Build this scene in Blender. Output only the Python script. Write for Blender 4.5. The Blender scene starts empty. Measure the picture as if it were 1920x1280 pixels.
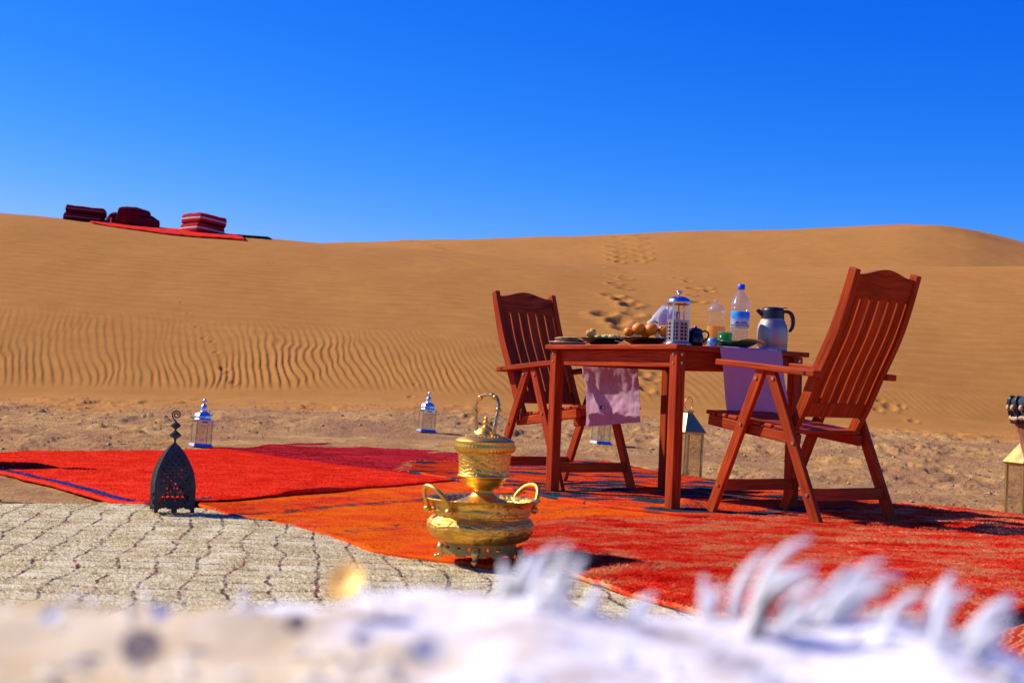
import bpy, math, random
import numpy as np
from mathutils import Vector, Matrix

random.seed(7)
rng = np.random.default_rng(11)
S = bpy.context.scene
C = S.collection
PI = math.pi

# ------------------------------------------------------------------ camera
F = 2667.0                      # focal length in pixels of a 1920 wide picture (50 mm lens)
HC, PITCH, ROLL = 0.5406, 0.0308, 0.0407
cp, sp = math.cos(PITCH), math.sin(PITCH)
FWD = np.array([0, cp, sp]); UP0 = np.array([0, -sp, cp]); RT0 = np.array([1.0, 0, 0])
RT = math.cos(ROLL) * RT0 + math.sin(ROLL) * UP0
UP = -math.sin(ROLL) * RT0 + math.cos(ROLL) * UP0
cam_d = bpy.data.cameras.new('camera')
cam = bpy.data.objects.new('camera', cam_d); C.objects.link(cam)
cam_d.sensor_width = 36.0; cam_d.lens = 36.0 * F / 1920.0
cam_d.clip_start = 0.05; cam_d.clip_end = 2000
m = Matrix.Identity(4)
for i in range(3):
    m[i][0] = RT[i]; m[i][1] = UP[i]; m[i][2] = -FWD[i]
m[2][3] = HC
cam.matrix_world = m
cam_d.dof.use_dof = True; cam_d.dof.focus_distance = 6.6; cam_d.dof.aperture_fstop = 8.5
S.camera = cam

# ------------------------------------------------------------------ sky and sun
SUN_EL = math.radians(38.5)
SUN_AZ = math.atan2(-0.952, 0.305)          # measured from +Y towards +X
sun_dir = Vector((math.sin(SUN_AZ) * math.cos(SUN_EL), math.cos(SUN_AZ) * math.cos(SUN_EL), math.sin(SUN_EL)))
W = bpy.data.worlds.new('World'); S.world = W; W.use_nodes = True
nt = W.node_tree; nt.nodes.clear()
sky = nt.nodes.new('ShaderNodeTexSky'); sky.sky_type = 'NISHITA'; sky.sun_disc = False
sky.sun_elevation = SUN_EL; sky.sun_rotation = SUN_AZ
sky.altitude = 900; sky.air_density = 1.0; sky.dust_density = 0.15; sky.ozone_density = 3.0
bg = nt.nodes.new('ShaderNodeBackground'); bg.inputs[1].default_value = 0.094
wo = nt.nodes.new('ShaderNodeOutputWorld')
# deep, saturated desert blue: a film-like response per channel over the whole sky
sp_ = nt.nodes.new('ShaderNodeSeparateColor'); cb_ = nt.nodes.new('ShaderNodeCombineColor')
nt.links.new(sky.outputs[0], sp_.inputs[0])
for ch, (amp, gam, top) in enumerate(((5.5, 3.74, 0.42), (0.95, 1.54, 0.75), (1.22, 0.55, 1.0))):
    a_ = nt.nodes.new('ShaderNodeMath'); a_.operation = 'MULTIPLY'; a_.inputs[1].default_value = 0.105
    b_ = nt.nodes.new('ShaderNodeMath'); b_.operation = 'MINIMUM'; b_.inputs[1].default_value = top
    c_ = nt.nodes.new('ShaderNodeMath'); c_.operation = 'POWER'; c_.inputs[1].default_value = gam
    d_ = nt.nodes.new('ShaderNodeMath'); d_.operation = 'MULTIPLY'; d_.inputs[1].default_value = amp / 0.105
    nt.links.new(sp_.outputs[ch], a_.inputs[0]); nt.links.new(a_.outputs[0], b_.inputs[0]); nt.links.new(b_.outputs[0], c_.inputs[0])
    nt.links.new(c_.outputs[0], d_.inputs[0]); nt.links.new(d_.outputs[0], cb_.inputs[ch])
nt.links.new(cb_.outputs[0], bg.inputs[0]); nt.links.new(bg.outputs[0], wo.inputs[0])
sun_d = bpy.data.lights.new('sun', 'SUN'); sun_d.energy = 5.0; sun_d.angle = math.radians(0.5); sun_d.color = (1.0, 0.93, 0.82)
sun = bpy.data.objects.new('sun', sun_d); C.objects.link(sun)
sun.rotation_euler = sun_dir.to_track_quat('Z', 'Y').to_euler()
sun.location = (-5, 2, 8)
S.view_settings.view_transform = 'Standard'; S.view_settings.look = 'None'
S.view_settings.gamma = 1.0; S.view_settings.use_curve_mapping = False
S.view_settings.exposure = 0.24
S.render.engine = 'CYCLES'
S.cycles.max_bounces = 10; S.cycles.diffuse_bounces = 2; S.cycles.transparent_max_bounces = 24
S.cycles.use_denoising = True

# ------------------------------------------------------------------ measuring helpers
def ray(px, py):
    return ((px - 960) / F) * RT - ((py - 640) / F) * UP + FWD
def ground(px, py, z=0.0):
    d = ray(px, py); t = (z - HC) / d[2]
    return np.array([d[0] * t, d[1] * t, z])

def smooth(a, b, x):
    t = np.clip((x - a) / (b - a), 0, 1); return t * t * (3 - 2 * t)

_G = rng.normal(size=(4096, 2)); _G /= np.linalg.norm(_G, axis=1)[:, None]
def perlin(x, y, seed=0):
    x = np.asarray(x, float); y = np.asarray(y, float)
    xi = np.floor(x).astype(np.int64); yi = np.floor(y).astype(np.int64)
    xf = x - xi; yf = y - yi
    u = xf * xf * xf * (xf * (xf * 6 - 15) + 10); v = yf * yf * yf * (yf * (yf * 6 - 15) + 10)
    def g(a, b, dx, dy):
        h = ((a * 73856093) ^ (b * 19349663) ^ (seed * 83492791)) & 4095
        q = _G[h]; return q[..., 0] * dx + q[..., 1] * dy
    n00 = g(xi, yi, xf, yf); n10 = g(xi + 1, yi, xf - 1, yf)
    n01 = g(xi, yi + 1, xf, yf - 1); n11 = g(xi + 1, yi + 1, xf - 1, yf - 1)
    return (n00 * (1 - u) + n10 * u) * (1 - v) + (n01 * (1 - u) + n11 * u) * v
def fbm(x, y, o=4, seed=0):
    s = 0; a = 1.0
    for k in range(o):
        s = s + a * perlin(x * 2 ** k, y * 2 ** k, seed + k); a *= 0.5
    return s

# ------------------------------------------------------------------ object helpers
def tag(o, label=None, cat=None, group=None, kind=None):
    if label: o['label'] = label
    if cat: o['category'] = cat
    if group: o['group'] = group
    if kind: o['kind'] = kind
    return o
def thing(name, label, cat, loc=(0, 0, 0), rz=0.0, group=None):
    o = bpy.data.objects.new(name, None); C.objects.link(o)
    o.location = loc; o.rotation_euler = (0, 0, rz); o.empty_display_size = 0.05
    return tag(o, label, cat, group)
def copy_tree(o, parent=None):
    c = o.copy(); C.objects.link(c)
    c.parent = parent
    if parent is not None: c.matrix_parent_inverse = o.matrix_parent_inverse.copy()
    for ch in list(o.children): copy_tree(ch, c)
    return c

class MB:
    """collects geometry; build() links it as one mesh object"""
    def __init__(s): s.v = []; s.f = []; s.uv = []
    def add(s, vs, fs, uvs=None):
        b = len(s.v); s.v += [tuple(map(float, p)) for p in vs]
        for k, f in enumerate(fs):
            s.f.append(tuple(b + i for i in f))
            s.uv.append(uvs[k] if uvs else [(0, 0)] * len(f))
        return s
    def sweep(s, pts, side, w, t):
        """rectangular section swept along pts: t along side, w across"""
        pts = [Vector(p) for p in pts]; side = Vector(side).normalized(); n = len(pts)
        if not isinstance(w, (list, tuple)): w = [w] * n
        vs = []; L = [0.0]
        for i, p in enumerate(pts):
            a = pts[max(i - 1, 0)]; b = pts[min(i + 1, n - 1)]
            tan = (b - a).normalized(); nor = tan.cross(side).normalized()
            for q, r in ((-1, -1), (1, -1), (1, 1), (-1, 1)): vs.append(p + side * (q * t / 2) + nor * (r * w[i] / 2))
            if i: L.append(L[-1] + (p - pts[i - 1]).length)
        fs = []; uv = []
        for i in range(n - 1):
            for k in range(4):
                k2 = (k + 1) % 4
                fs.append((4 * i + k, 4 * i + k2, 4 * i + 4 + k2, 4 * i + 4 + k))
                o = k * 0.21
                ww = t if k % 2 == 0 else w[i]
                uv.append([(L[i], o), (L[i], o + ww), (L[i + 1], o + ww), (L[i + 1], o)])
        fs.append((3, 2, 1, 0)); uv.append([(0, 0)] * 4)
        fs.append(tuple(4 * (n - 1) + k for k in range(4))); uv.append([(0, 0)] * 4)
        return s.add(vs, fs, uv)
    def box(s, c, d, rz=0.0):
        c = Vector(c); x = Vector((math.cos(rz), math.sin(rz), 0)); y = Vector((-math.sin(rz), math.cos(rz), 0))
        if d[0] >= d[1]: return s.sweep([c - x * d[0] / 2, c + x * d[0] / 2], y, d[2], d[1])
        return s.sweep([c - y * d[1] / 2, c + y * d[1] / 2], x, d[2], d[0])
    def lathe(s, prof, n=32, c=(0, 0, 0), mod=None, cap=False, sq=None):
        vs = []; fs = []; uv = []
        for j, (r, z) in enumerate(prof):
            for i in range(n):
                th = 2 * PI * i / n
                rr = r * (mod(th, j) if mod else 1.0)
                vs.append((c[0] + rr * math.cos(th), c[1] + rr * math.sin(th), c[2] + z))
        H = prof
        for j in range(len(prof) - 1):
            for i in range(n):
                k = (i + 1) % n
                fs.append((j * n + i, j * n + k, (j + 1) * n + k, (j + 1) * n + i))
                uv.append([(i / n, H[j][1]), ((i + 1) / n, H[j][1]), ((i + 1) / n, H[j + 1][1]), (i / n, H[j + 1][1])])
        if cap:
            fs.append(tuple(range(n - 1, -1, -1))); uv.append([(0, 0)] * n)
            fs.append(tuple((len(prof) - 1) * n + i for i in range(n))); uv.append([(0, 0)] * n)
        return s.add(vs, fs, uv)
    def tube(s, pts, r, n=8, closed=False):
        pts = [Vector(p) for p in pts]; N = len(pts)
        if not isinstance(r, (list, tuple)): r = [r] * N
        vs = []; fs = []
        ref = Vector((0.13, 0.31, 0.94)); prev = None
        for i, p in enumerate(pts):
            if closed: a, b = pts[i - 1], pts[(i + 1) % N]
            else: a, b = pts[max(i - 1, 0)], pts[min(i + 1, N - 1)]
            tan = (b - a).normalized()
            if prev is None:
                q = tan.cross(ref)
                if q.length < 0.1: q = tan.cross(Vector((1, 0, 0)))
            else: q = prev - tan * prev.dot(tan)
            q.normalize(); prev = q; e = tan.cross(q)
            for k in range(n):
                a2 = 2 * PI * k / n; vs.append(p + (q * math.cos(a2) + e * math.sin(a2)) * r[i])
        M = N if closed else N - 1
        for i in range(M):
            j = (i + 1) % N
            for k in range(n):
                k2 = (k + 1) % n; fs.append((i * n + k, i * n + k2, j * n + k2, j * n + k))
        if not closed:
            fs.append(tuple(range(n - 1, -1, -1))); fs.append(tuple((N - 1) * n + k for k in range(n)))
        return s.add(vs, fs)
    def ell(s, c, r, n=16, m_=10, noise=0.0, rot=None):
        vs = []; fs = []
        off = rng.uniform(0, 50)
        for j in range(m_ + 1):
            ph = PI * j / m_
            for i in range(n):
                th = 2 * PI * i / n
                d = Vector((math.sin(ph) * math.cos(th), math.sin(ph) * math.sin(th), -math.cos(ph)))
                k = 1 + noise * float(perlin(off + 1.7 * d.x + d.z, off + 1.7 * d.y - d.z))
                q = Vector((d.x * r[0] * k, d.y * r[1] * k, d.z * r[2] * k))
                if rot is not None: q = rot @ q
                vs.append(Vector(c) + q)
        for j in range(m_):
            for i in range(n):
                k = (i + 1) % n; fs.append((j * n + i, j * n + k, (j + 1) * n + k, (j + 1) * n + i))
        return s.add(vs, fs)
    def grid(s, P, uv=None, flip=False):
        P = np.asarray(P); a, b = P.shape[:2]
        vs = P.reshape(-1, 3); fs = []; us = []
        for i in range(a - 1):
            for j in range(b - 1):
                f = (i * b + j, i * b + j + 1, (i + 1) * b + j + 1, (i + 1) * b + j)
                u = [(i / (a - 1), j / (b - 1)), (i / (a - 1), (j + 1) / (b - 1)), ((i + 1) / (a - 1), (j + 1) / (b - 1)), ((i + 1) / (a - 1), j / (b - 1))]
                if flip: f = f[::-1]; u = u[::-1]
                fs.append(f); us.append(u)
        return s.add(vs, fs, us)
    def build(s, name, mat, parent=None, smooth=False, bevel=0.0, solid=0.0, subd=0):
        me = bpy.data.meshes.new(name); me.from_pydata(s.v, [], s.f)
        if s.uv:
            l = me.uv_layers.new(name='UVMap')
            flat = np.array([c for f in s.uv for p in f for c in p], dtype=np.float32)
            l.data.foreach_set('uv', flat)
        me.materials.append(mat)
        if smooth: me.polygons.foreach_set('use_smooth', [True] * len(me.polygons))
        me.update()
        o = bpy.data.objects.new(name, me); C.objects.link(o)
        if parent is not None: o.parent = parent
        if solid:
            md = o.modifiers.new('solid', 'SOLIDIFY'); md.thickness = solid; md.offset = 0
        if bevel:
            md = o.modifiers.new('bevel', 'BEVEL'); md.width = bevel; md.segments = 2; md.limit_method = 'ANGLE'
        if subd:
            md = o.modifiers.new('sub', 'SUBSURF'); md.levels = subd; md.render_levels = subd
        return o

def fast_mesh(name, V, quads=None, tris=None, mat=None, uv=None, smooth=True, parent=None):
    me = bpy.data.meshes.new(name)
    V = np.ascontiguousarray(V, dtype=np.float32)
    me.vertices.add(len(V)); me.vertices.foreach_set('co', V.ravel())
    fs = quads if quads is not None else tris
    k = fs.shape[1]
    me.loops.add(fs.size); me.loops.foreach_set('vertex_index', np.ascontiguousarray(fs, dtype=np.int32).ravel())
    me.polygons.add(len(fs))
    me.polygons.foreach_set('loop_start', np.arange(0, fs.size, k, dtype=np.int32))
    me.polygons.foreach_set('loop_total', np.full(len(fs), k, dtype=np.int32))
    me.polygons.foreach_set('use_smooth', np.full(len(fs), smooth))
    if uv is not None:
        l = me.uv_layers.new(name='UVMap')
        l.data.foreach_set('uv', np.ascontiguousarray(uv[fs.ravel()], dtype=np.float32).ravel())
    me.update(calc_edges=True)
    if mat: me.materials.append(mat)
    o = bpy.data.objects.new(name, me); C.objects.link(o)
    if parent is not None: o.parent = parent
    return o

# ------------------------------------------------------------------ material helpers
class N:
    def __init__(s, name):
        s.m = bpy.data.materials.new(name); s.m.use_nodes = True
        s.t = s.m.node_tree; s.t.nodes.clear()
        s.out = s.t.nodes.new('ShaderNodeOutputMaterial')
    def n(s, typ, ins=None, **props):
        k = s.t.nodes.new('ShaderNode' + typ)
        for a, b in props.items(): setattr(k, a, b)
        for a, b in (ins or {}).items():
            i = k.inputs[a]
            if isinstance(b, bpy.types.NodeSocket): s.t.links.new(b, i)
            else:
                if i.type == 'RGBA' and len(b) == 3: b = (*b, 1)
                i.default_value = b
        return k
    def coord(s, which='Object'): return s.n('TexCoord').outputs[which]
    def map(s, vec, scale=(1, 1, 1), rot=(0, 0, 0), loc=(0, 0, 0)):
        return s.n('Mapping', {'Vector': vec, 'Scale': scale, 'Rotation': rot, 'Location': loc}).outputs[0]
    def noise(s, vec, scale=5, detail=4, rough=0.55, dist=0.0, col=False):
        k = s.n('TexNoise', {'Vector': vec, 'Scale': scale, 'Detail': detail, 'Roughness': rough, 'Distortion': dist})
        return k.outputs[1 if col else 0]
    def ramp(s, fac, stops, interp='LINEAR'):
        k = s.n('ValToRGB', {'Fac': fac}); e = k.color_ramp; e.interpolation = interp
        while len(e.elements) < len(stops): e.elements.new(0.5)
        for el, (p, c) in zip(e.elements, stops):
            el.position = p; el.color = (*c, 1) if len(c) == 3 else c
        return k.outputs[0]
    def val(s, fac, a, b, lo=0.0, hi=1.0):
        return s.n('MapRange', {'Value': fac, 'From Min': a, 'From Max': b, 'To Min': lo, 'To Max': hi}).outputs[0]
    def math(s, op, a, b=0.0, c=0.0):
        return s.n('Math', {0: a, 1: b, 2: c}, operation=op).outputs[0]
    def mix(s, fac, a, b, blend='MIX'):
        k = s.n('Mix', data_type='RGBA', blend_type=blend)
        for idx, v in ((0, fac), (6, a), (7, b)):
            if isinstance(v, bpy.types.NodeSocket): s.t.links.new(v, k.inputs[idx])
            else: k.inputs[idx].default_value = (*v, 1) if isinstance(v, (tuple, list)) and len(v) == 3 else v
        return k.outputs[2]
    def bump(s, h, strength=0.3, dist=0.01, normal=None):
        d = {'Height': h, 'Strength': strength, 'Distance': dist}
        if normal is not None: d['Normal'] = normal
        return s.n('Bump', d).outputs[0]
    def pbr(s, col, rough=0.5, metal=0.0, normal=None, spec=0.5, **kw):
        d = {'Base Color': col, 'Roughness': rough, 'Metallic': metal, 'Specular IOR Level': spec}
        if normal is not None: d['Normal'] = normal
        d.update(kw)
        return s.n('BsdfPrincipled', d).outputs[0]
    def done(s, sh):
        s.t.links.new(sh, s.out.inputs[0]); return s.m

def simple(name, col, rough=0.5, metal=0.0, var=0.15, scale=12, spec=0.5, bump=0.0):
    k = N(name); c = k.coord(); n_ = k.noise(c, scale, 5)
    d = tuple(x * (1 - var) for x in col); l = tuple(min(1, x * (1 + var)) for x in col)
    colr = k.ramp(n_, [(0.3, d), (0.7, l)])
    nb = k.bump(k.noise(c, scale * 8, 3), bump, 0.004) if bump else None
    r = k.val(n_, 0.3, 0.7, rough * 0.85, min(1, rough * 1.15))
    return k.done(k.pbr(colr, r, metal, nb, spec))

def mat_wood():
    k = N('red_stained_wood'); uv = k.coord('UV')
    rnd = k.n('ObjectInfo').outputs['Random']
    off = k.n('CombineXYZ', {0: k.math('MULTIPLY', rnd, 37.0), 1: k.math('MULTIPLY', rnd, 11.0), 2: 0.0}).outputs[0]
    v = k.n('VectorMath', {0: uv, 1: off}, operation='ADD').outputs[0]
    g = k.noise(k.map(v, (5, 130, 1)), 1.0, 5, 0.6, 0.6)
    b = k.noise(k.map(v, (3, 9, 1)), 1.6, 3)
    c1 = k.ramp(g, [(0.30, (0.17, 0.019, 0.005)), (0.48, (0.39, 0.052, 0.009)), (0.62, (0.50, 0.078, 0.013)), (0.8, (0.60, 0.12, 0.025))])
    c2 = k.mix(k.val(b, 0.35, 0.75, 0.0, 0.45), c1, (0.24, 0.024, 0.006))
    tone = k.n('HueSaturation', {'Color': c2, 'Value': k.val(rnd, 0, 1, 0.78, 1.14)}).outputs[0]
    nb = k.bump(g, 0.16, 0.002)
    return k.done(k.pbr(tone, k.val(g, 0.2, 0.8, 0.45, 0.6), 0, nb, 0.06))

def mat_brass(name, base=(0.88, 0.49, 0.08), rough=0.37, engrave=0.0, dark=(0.50, 0.24, 0.04)):
    k = N(name); c = k.coord(); uv = k.coord('UV')
    n1 = k.noise(c, 14, 6, 0.6); n2 = k.noise(c, 60, 4)
    col = k.mix(k.val(n1, 0.42, 0.72, 0.0, 0.6), base, dark)
    col = k.mix(k.val(n2, 0.5, 0.8, 0.0, 0.35), col, (0.62, 0.47, 0.22))
    nb = k.bump(n2, 0.05, 0.002)
    if engrave:
        v = k.map(uv, (26, 42, 1))
        vo = k.n('TexVoronoi', {'Vector': k.n('VectorMath', {0: v, 1: k.noise(v, 1.3, 2, col=True)}, operation='ADD').outputs[0], 'Scale': 1.0}, feature='DISTANCE_TO_EDGE').outputs[0]
        wv = k.n('TexWave', {'Vector': v, 'Scale': 0.55, 'Distortion': 9.0, 'Detail': 1.5, 'Detail Scale': 1.2}, wave_type='RINGS').outputs[1]
        h = k.math('ADD', k.val(vo, 0.0, 0.16), k.math('MULTIPLY', k.val(wv, 0.3, 0.6), 0.9))
        col = k.mix(k.val(h, 0.0, 0.7, 0.75, 0.0), col, dark)
        nb = k.bump(h, engrave, 0.006, nb)
    return k.done(k.pbr(col, k.val(n1, 0.3, 0.75, rough * 0.8, rough * 1.7), 1.0, nb))

def mat_glass(name, tint=(0.97, 0.98, 0.99), refl=0.9, rough=0.03, haze=0.0, haze_col=(0.8, 0.8, 0.8)):
    k = N(name)
    tr = k.n('BsdfTransparent', {'Color': tint}).outputs[0]
    gl = k.n('BsdfGlossy', {'Color': (1, 1, 1), 'Roughness': rough}).outputs[0]
    nz = k.noise(k.coord(), 30, 3)
    fc = k.n('LayerWeight', {'Blend': 0.5, 'Normal': k.bump(nz, 0.05, 0.003)}).outputs['Facing']
    fr = k.math('MULTIPLY_ADD', k.math('POWER', fc, 4.0), 0.75, 0.04)
    sh = k.n('MixShader', {0: k.math('MULTIPLY', fr, refl), 1: tr, 2: gl}).outputs[0]
    if haze:
        df = k.n('BsdfDiffuse', {'Color': haze_col}).outputs[0]
        sh = k.n('MixShader', {0: k.val(nz, 0.3, 0.7, haze * 0.6, haze * 1.4), 1: sh, 2: df}).outputs[0]
    return k.done(sh)

def mat_sand(name, mud=False):
    k = N(name); c = k.coord()
    big = k.noise(c, 0.35, 4); mid = k.noise(c, 3.0, 5); fine = k.noise(c, 60, 3, 0.7)
    sand = k.ramp(mid, [(0.3, (0.44, 0.187, 0.036)), (0.7, (0.52, 0.230, 0.049))])
    sand = k.mix(k.val(big, 0.35, 0.7, 0, 0.35), sand, (0.415, 0.168, 0.031))
    sand = k.mix(k.val(fine, 0.35, 0.7, 0.0, 0.30), sand, (0.38, 0.15, 0.045))
    if not mud:
        nb = k.bump(fine, 0.35, 0.01)
        return k.done(k.pbr(sand, 0.95, 0, nb, 0.05))
    st = k.map(c, (1.0, 0.7, 1.0))
    n1 = k.noise(st, 1.1, 7, 0.62, 0.4); n2 = k.noise(st, 7, 7, 0.65, 0.5); n3 = k.noise(c, 45, 5, 0.7)
    crust = k.ramp(n2, [(0.25, (0.36, 0.155, 0.040)), (0.45, (0.56, 0.28, 0.085)), (0.6, (0.66, 0.385, 0.13)), (0.8, (0.72, 0.47, 0.185))])
    earth = k.ramp(n3, [(0.3, (0.30, 0.13, 0.045)), (0.7, (0.56, 0.29, 0.12))])
    mudc = k.mix(k.val(n1, 0.42, 0.6), crust, earth)
    at = k.n('Attribute', attribute_name='sand').outputs['Fac']
    f = k.val(k.math('ADD', at, k.math('MULTIPLY', k.math('SUBTRACT', n2, 0.5), 0.9)), 0.42, 0.58)
    col = k.mix(f, mudc, sand)
    h = k.math('ADD', n3, k.math('MULTIPLY', n2, 2.2))
    inv = k.math('SUBTRACT', 1.0, k.math('MULTIPLY', f, 0.85))
    nb = k.n('Bump', {'Height': h, 'Strength': k.math('MULTIPLY', inv, 0.9), 'Distance': 0.03}).outputs[0]
    return k.done(k.pbr(col, 0.95, 0, nb, 0.08))

WOOD = mat_wood()
BRASS = mat_brass('polished_brass')
BRASS_ENG = mat_brass('engraved_brass', engrave=0.30)
BRASS_SH = mat_brass('worn_brass', (0.66, 0.42, 0.13), 0.36, dark=(0.32, 0.17, 0.05))
BOLT = simple('bolt_brass', (0.62, 0.45, 0.25), 0.3, 1.0)
SILVER = simple('silver_metal', (0.74, 0.70, 0.64), 0.3, 1.0, 0.05)
STEEL = simple('brushed_steel', (0.46, 0.37, 0.30), 0.56, 1.0, 0.06)
BLACK = simple('black_plastic', (0.012, 0.012, 0.014), 0.38, 0, 0.2)
GLASS = mat_glass('clear_glass')
PANE = mat_glass('lantern_pane', (0.93, 0.92, 0.90), 0.9, 0.05, 0.05, (0.75, 0.66, 0.55))
PANE_D = mat_glass('dusty_pane', (0.92, 0.89, 0.82), 0.8, 0.06, 0.05, (0.62, 0.50, 0.34))

# ------------------------------------------------------------------ terrain
def hor(x): return 722.2 + 0.0407 * (np.asarray(x, float) - 960)
def table_of(pts):
    xs = np.array([p[0] for p in pts], float); e = (hor(xs) - np.array([p[1] for p in pts], float)) / F
    return xs, e
BASE = table_of([(-200, 739), (0, 742), (300, 746), (700, 750), (900, 755), (1200, 772), (1500, 787), (1800, 806), (1920, 812), (2120, 822)])
CREST = table_of([(-200, 388), (0, 398), (60, 403), (110, 408), (200, 418), (300, 428), (440, 441), (500, 446), (600, 455), (700, 461), (820, 470), (940, 480), (1050, 489), (1150, 495), (1280, 500), (1400, 501), (1650, 499), (1920, 497), (2120, 497)])
SKYL = table_of([(-200, 410), (0, 418), (440, 456), (540, 458), (600, 454.5), (700, 452), (800, 449), (900, 446), (1000, 443), (1100, 440), (1200, 436), (1300, 433), (1400, 430), (1500, 427), (1600, 423), (1690, 419.5), (1730, 420), (1765, 425), (1800, 427), (1830, 432), (1870, 443), (1920, 456), (2120, 500)])
FAR_EDGE = ([-200, 0, 420, 520, 850, 960, 1130, 1260, 1500, 1660, 1920, 2200, 2600], [860, 853, 846, 833, 835, 866, 868, 893, 925, 950, 972, 1000, 1040])
YB, YC, YK = 17.0, 30.0, 58.0
def lut(T, x):
    k = np.interp(x, T[0], T[1])
    return (np.interp(x - 25, T[0], T[1]) + k + np.interp(x + 25, T[0], T[1])) / 3
def Hbase(X, Y):
    X = np.asarray(X, float); Y = np.asarray(Y, float)
    xi = np.clip(960 + F * X / np.maximum(Y, 0.5), -200, 2120)
    zb = HC + lut(BASE, xi) * YB; zc = HC + lut(CREST, xi) * YC; zk = HC + lut(SKYL, xi) * YK
    flat = zb * smooth(9.0, 18.5, Y) * 1.06
    s = np.clip((Y - YB) / (YC - YB), 0, 1.0)
    dune = zb + (zc - zb) * (s * (1.55 - 0.55 * s))
    d2 = np.clip(Y - YC, 0, 5.0)
    dune = dune - 1.5 * smooth(0, 5.0, d2)
    zv = zc - 1.5
    q = np.clip((Y - 34.0) / (YK - 34.0), 0, 1)
    back = zv + (zk - zv) * (q * (1.45 - 0.45 * q))
    over = np.clip(Y - YK, 0, 400)
    back = back - 0.10 * over * smooth(0, 30, over)
    z = np.where(Y < YB, flat, np.where(Y < 34, dune, back))
    z = np.where((Y >= 34), np.maximum(back, -3), z)
    return z
def smooth_base(X, Y):        # soften the foot of the dune
    return (Hbase(X, Y - 0.35) + Hbase(X, Y) + Hbase(X, Y + 0.35)) / 3

PRINTS = []                   # X, Y, half length, half width, depth, rotation
def march(px, py):
    d = ray(px, py); t = np.concatenate([np.linspace(9, 34, 1500), np.linspace(34, 62, 500)])
    z = HC + d[2] * t; h = smooth_base(d[0] * t, d[1] * t)
    i = np.argmax(h >= z)
    if h[i] < z[i]: return None
    return np.array([d[0] * t[i], d[1] * t[i], h[i]])
def prints(lst):
    for px, py, w in lst:
        p = march(px, py)
        if p is None: continue
        wl = w / F * p[1] * 0.5
        PRINTS.append((p[0], p[1], wl * rng.uniform(0.85, 1.1), wl * rng.uniform(1.1, 1.7), wl * rng.uniform(0.34, 0.46), rng.uniform(-0.4, 0.4)))
# two tracks straight up the far dune, then down the near face
L1 = [(1142 + (k % 2) * 15 + 0.35 * k + rng.uniform(-2, 2), 444 + k * 4.4, 16) for k in range(12)]
L2 = [(1185 + (k % 2) * 16 + 1.4 * k + rng.uniform(-2, 2), 442 + k * 4.9, 16) for k in range(11)]
prints(L1); prints(L2)
prints([(1147, 500, 20), (1160, 506, 14), (1149, 514, 20), (1172, 521, 24), (1152, 531, 24), (1168, 539, 24), (1146, 554, 34), (1166, 563, 34), (1182, 573, 40), (1132, 590, 44), (1160, 603, 38), (1186, 590, 36), (1170, 615, 36)])
prints([(1215, 500, 10), (1247, 507, 16), (1238, 512, 12), (1272, 521, 18), (1290, 527, 16), (1300, 540, 22), (1322, 538, 18), (1295, 552, 20), (1330, 545, 16), (1308, 566, 24)])
prints([(340, 569, 8), (353, 590, 9), (369, 613, 11), (381, 634, 10), (397, 640, 12), (404, 660, 12), (418, 690, 16), (424, 700, 12), (436, 717, 16), (325, 533, 5), (330, 510, 5)])
prints([(712 + 16 * k + rng.uniform(-4, 4), 451 + max(0, k - 4) * 4.6 + rng.uniform(-1, 1), 14) for k in range(11)])
prints([(1206, 703, 20), (1222, 712, 24), (1232, 702, 18), (1212, 730, 24), (1650, 752, 16), (1668, 763, 22), (1645, 768, 14), (1690, 761, 14), (1712, 789, 16), (770, 745, 12), (778, 722, 10), (1398, 482, 5)])

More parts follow.
